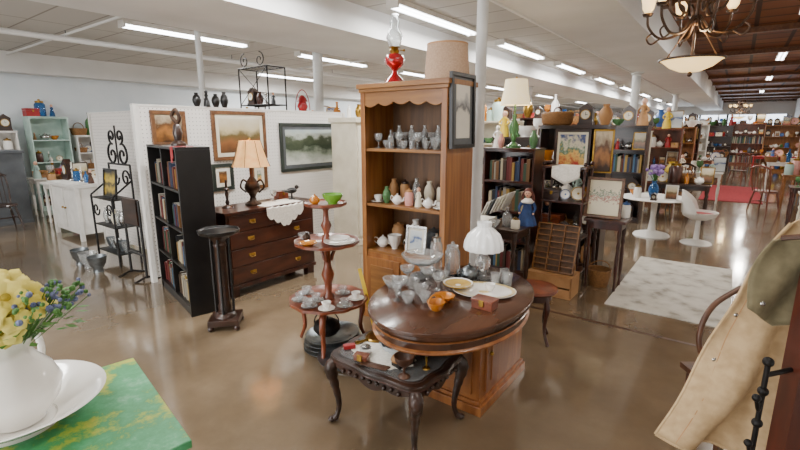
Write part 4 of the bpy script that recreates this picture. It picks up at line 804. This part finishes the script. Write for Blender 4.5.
for k in range(3): p=toW(x,y,RA,-.22+k*.22,-.05); rnd_item(p[0],p[1],1.92,.4,.9)
# ================= CHANDELIERS =================
def chand(x,y,z,s,zt):
    gl=bpy.data.materials.get('alabaster_glass') or pm('alabaster_glass','f0d4a0','f8e4c0',6,.4,em='ffd48a',es=1.8)
    b=B('iron_chandelier')
    b.lathe([(0,-.10*s),(.08*s,-.095*s),(.16*s,-.06*s),(.22*s,-.01*s),(.24*s,.0),(.225*s,.005*s),(.15*s,-.045*s),(0,-.085*s)],gl,seg=36).lathe([(.235*s,-.008*s),(.25*s,-.004*s),(.25*s,.008*s),(.235*s,.01*s)],bronze,seg=36)
    b.ball((0,0,-.12*s),.02*s,bronze,10)
    b.tube([(0,0,-.1*s),(0,0,.75*s)],.012*s,bronze,8); b.ball((0,0,.3*s),.035*s,bronze,12); b.ball((0,0,.55*s),.045*s,bronze,12)
    for i in range(3):
        t=2*pi*i/3; b.tube([(.24*s*cos(t),.24*s*sin(t),0),(.03*s*cos(t),.03*s*sin(t),.3*s)],.005*s,bronze,6)
    for i in range(6):
        t=2*pi*i/6+.3; c,q=cos(t),sin(t)
        f=lambda r,h:(r*s*c,r*s*q,h*s)
        b.tube(sp([f(.02,.55),f(.1,.66),f(.2,.6),f(.2,.42),f(.12,.36),f(.1,.42),f(.14,.46)],5),.011*s,bronze,6)
        b.tube(sp([f(.02,.35),f(.12,.22),f(.26,.2),f(.36,.3),f(.38,.4)],5),.011*s,bronze,6)
        b.tube(sp([f(.26,.2),f(.33,.16),f(.37,.21),f(.33,.25),f(.3,.22)],5),.008*s,bronze,6)
        b.lathe([(0,.4*s),(.035*s,.4*s),(.045*s,.42*s),(.02*s,.425*s),(0,.425*s)],bronze,(.38*s*c,.38*s*q,0),14)
        b.lathe([(.02*s,.42*s),(.045*s,.46*s),(.05*s,.5*s),(.06*s,.54*s),(.055*s,.54*s),(.045*s,.5*s),(.04*s,.46*s),(.018*s,.425*s)],gl,(.38*s*c,.38*s*q,0),14)
    k=.75*s; n=int((zt-z-k)/(.05))
    for i in range(n):
        zz=k+(zt-z-k)*(i+.5)/n; r=.03
        b.tube([((.012*cos(a) if i%2 else 0),(0 if i%2 else .012*cos(a)),zz+r*sin(a)) for a in [2*pi*j/8 for j in range(8)]],.003,bronze,5,True)
    b.lathe([(0,zt-z-.04),(.05,zt-z-.03),(.07,zt-z),(0,zt-z)],bronze,seg=20)
    b.done(x,y,z)
    l=bpy.data.lights.new('chandelier_bulb','POINT'); l.energy=14; l.color=(1,.74,.42); l.shadow_soft_size=.08
    o=bpy.data.objects.new('chandelier_bulb',l); COL.objects.link(o); o.location=(x,y,z+.12)
chand(2.18,3.55,2.26,.88,3.6)
x,y=W(-.1,21); chand(x,y,2.2,.8,3.6)
# ================= CAMERA / WORLD =================
cam=bpy.data.cameras.new('camera'); cam.lens=20.25; cam.sensor_width=36; cam.clip_end=200; cam.clip_start=.02
co=bpy.data.objects.new('camera',cam); COL.objects.link(co); co.location=(0,0,1.75); co.rotation_euler=(radians(78),0,0)
bpy.context.scene.camera=co
w=bpy.data.worlds.new('world'); bpy.context.scene.world=w; w.use_nodes=True; w.node_tree.nodes['Background'].inputs[0].default_value=(.7,.8,1,1); w.node_tree.nodes['Background'].inputs[1].default_value=.5
print('objects',len(bpy.data.objects))
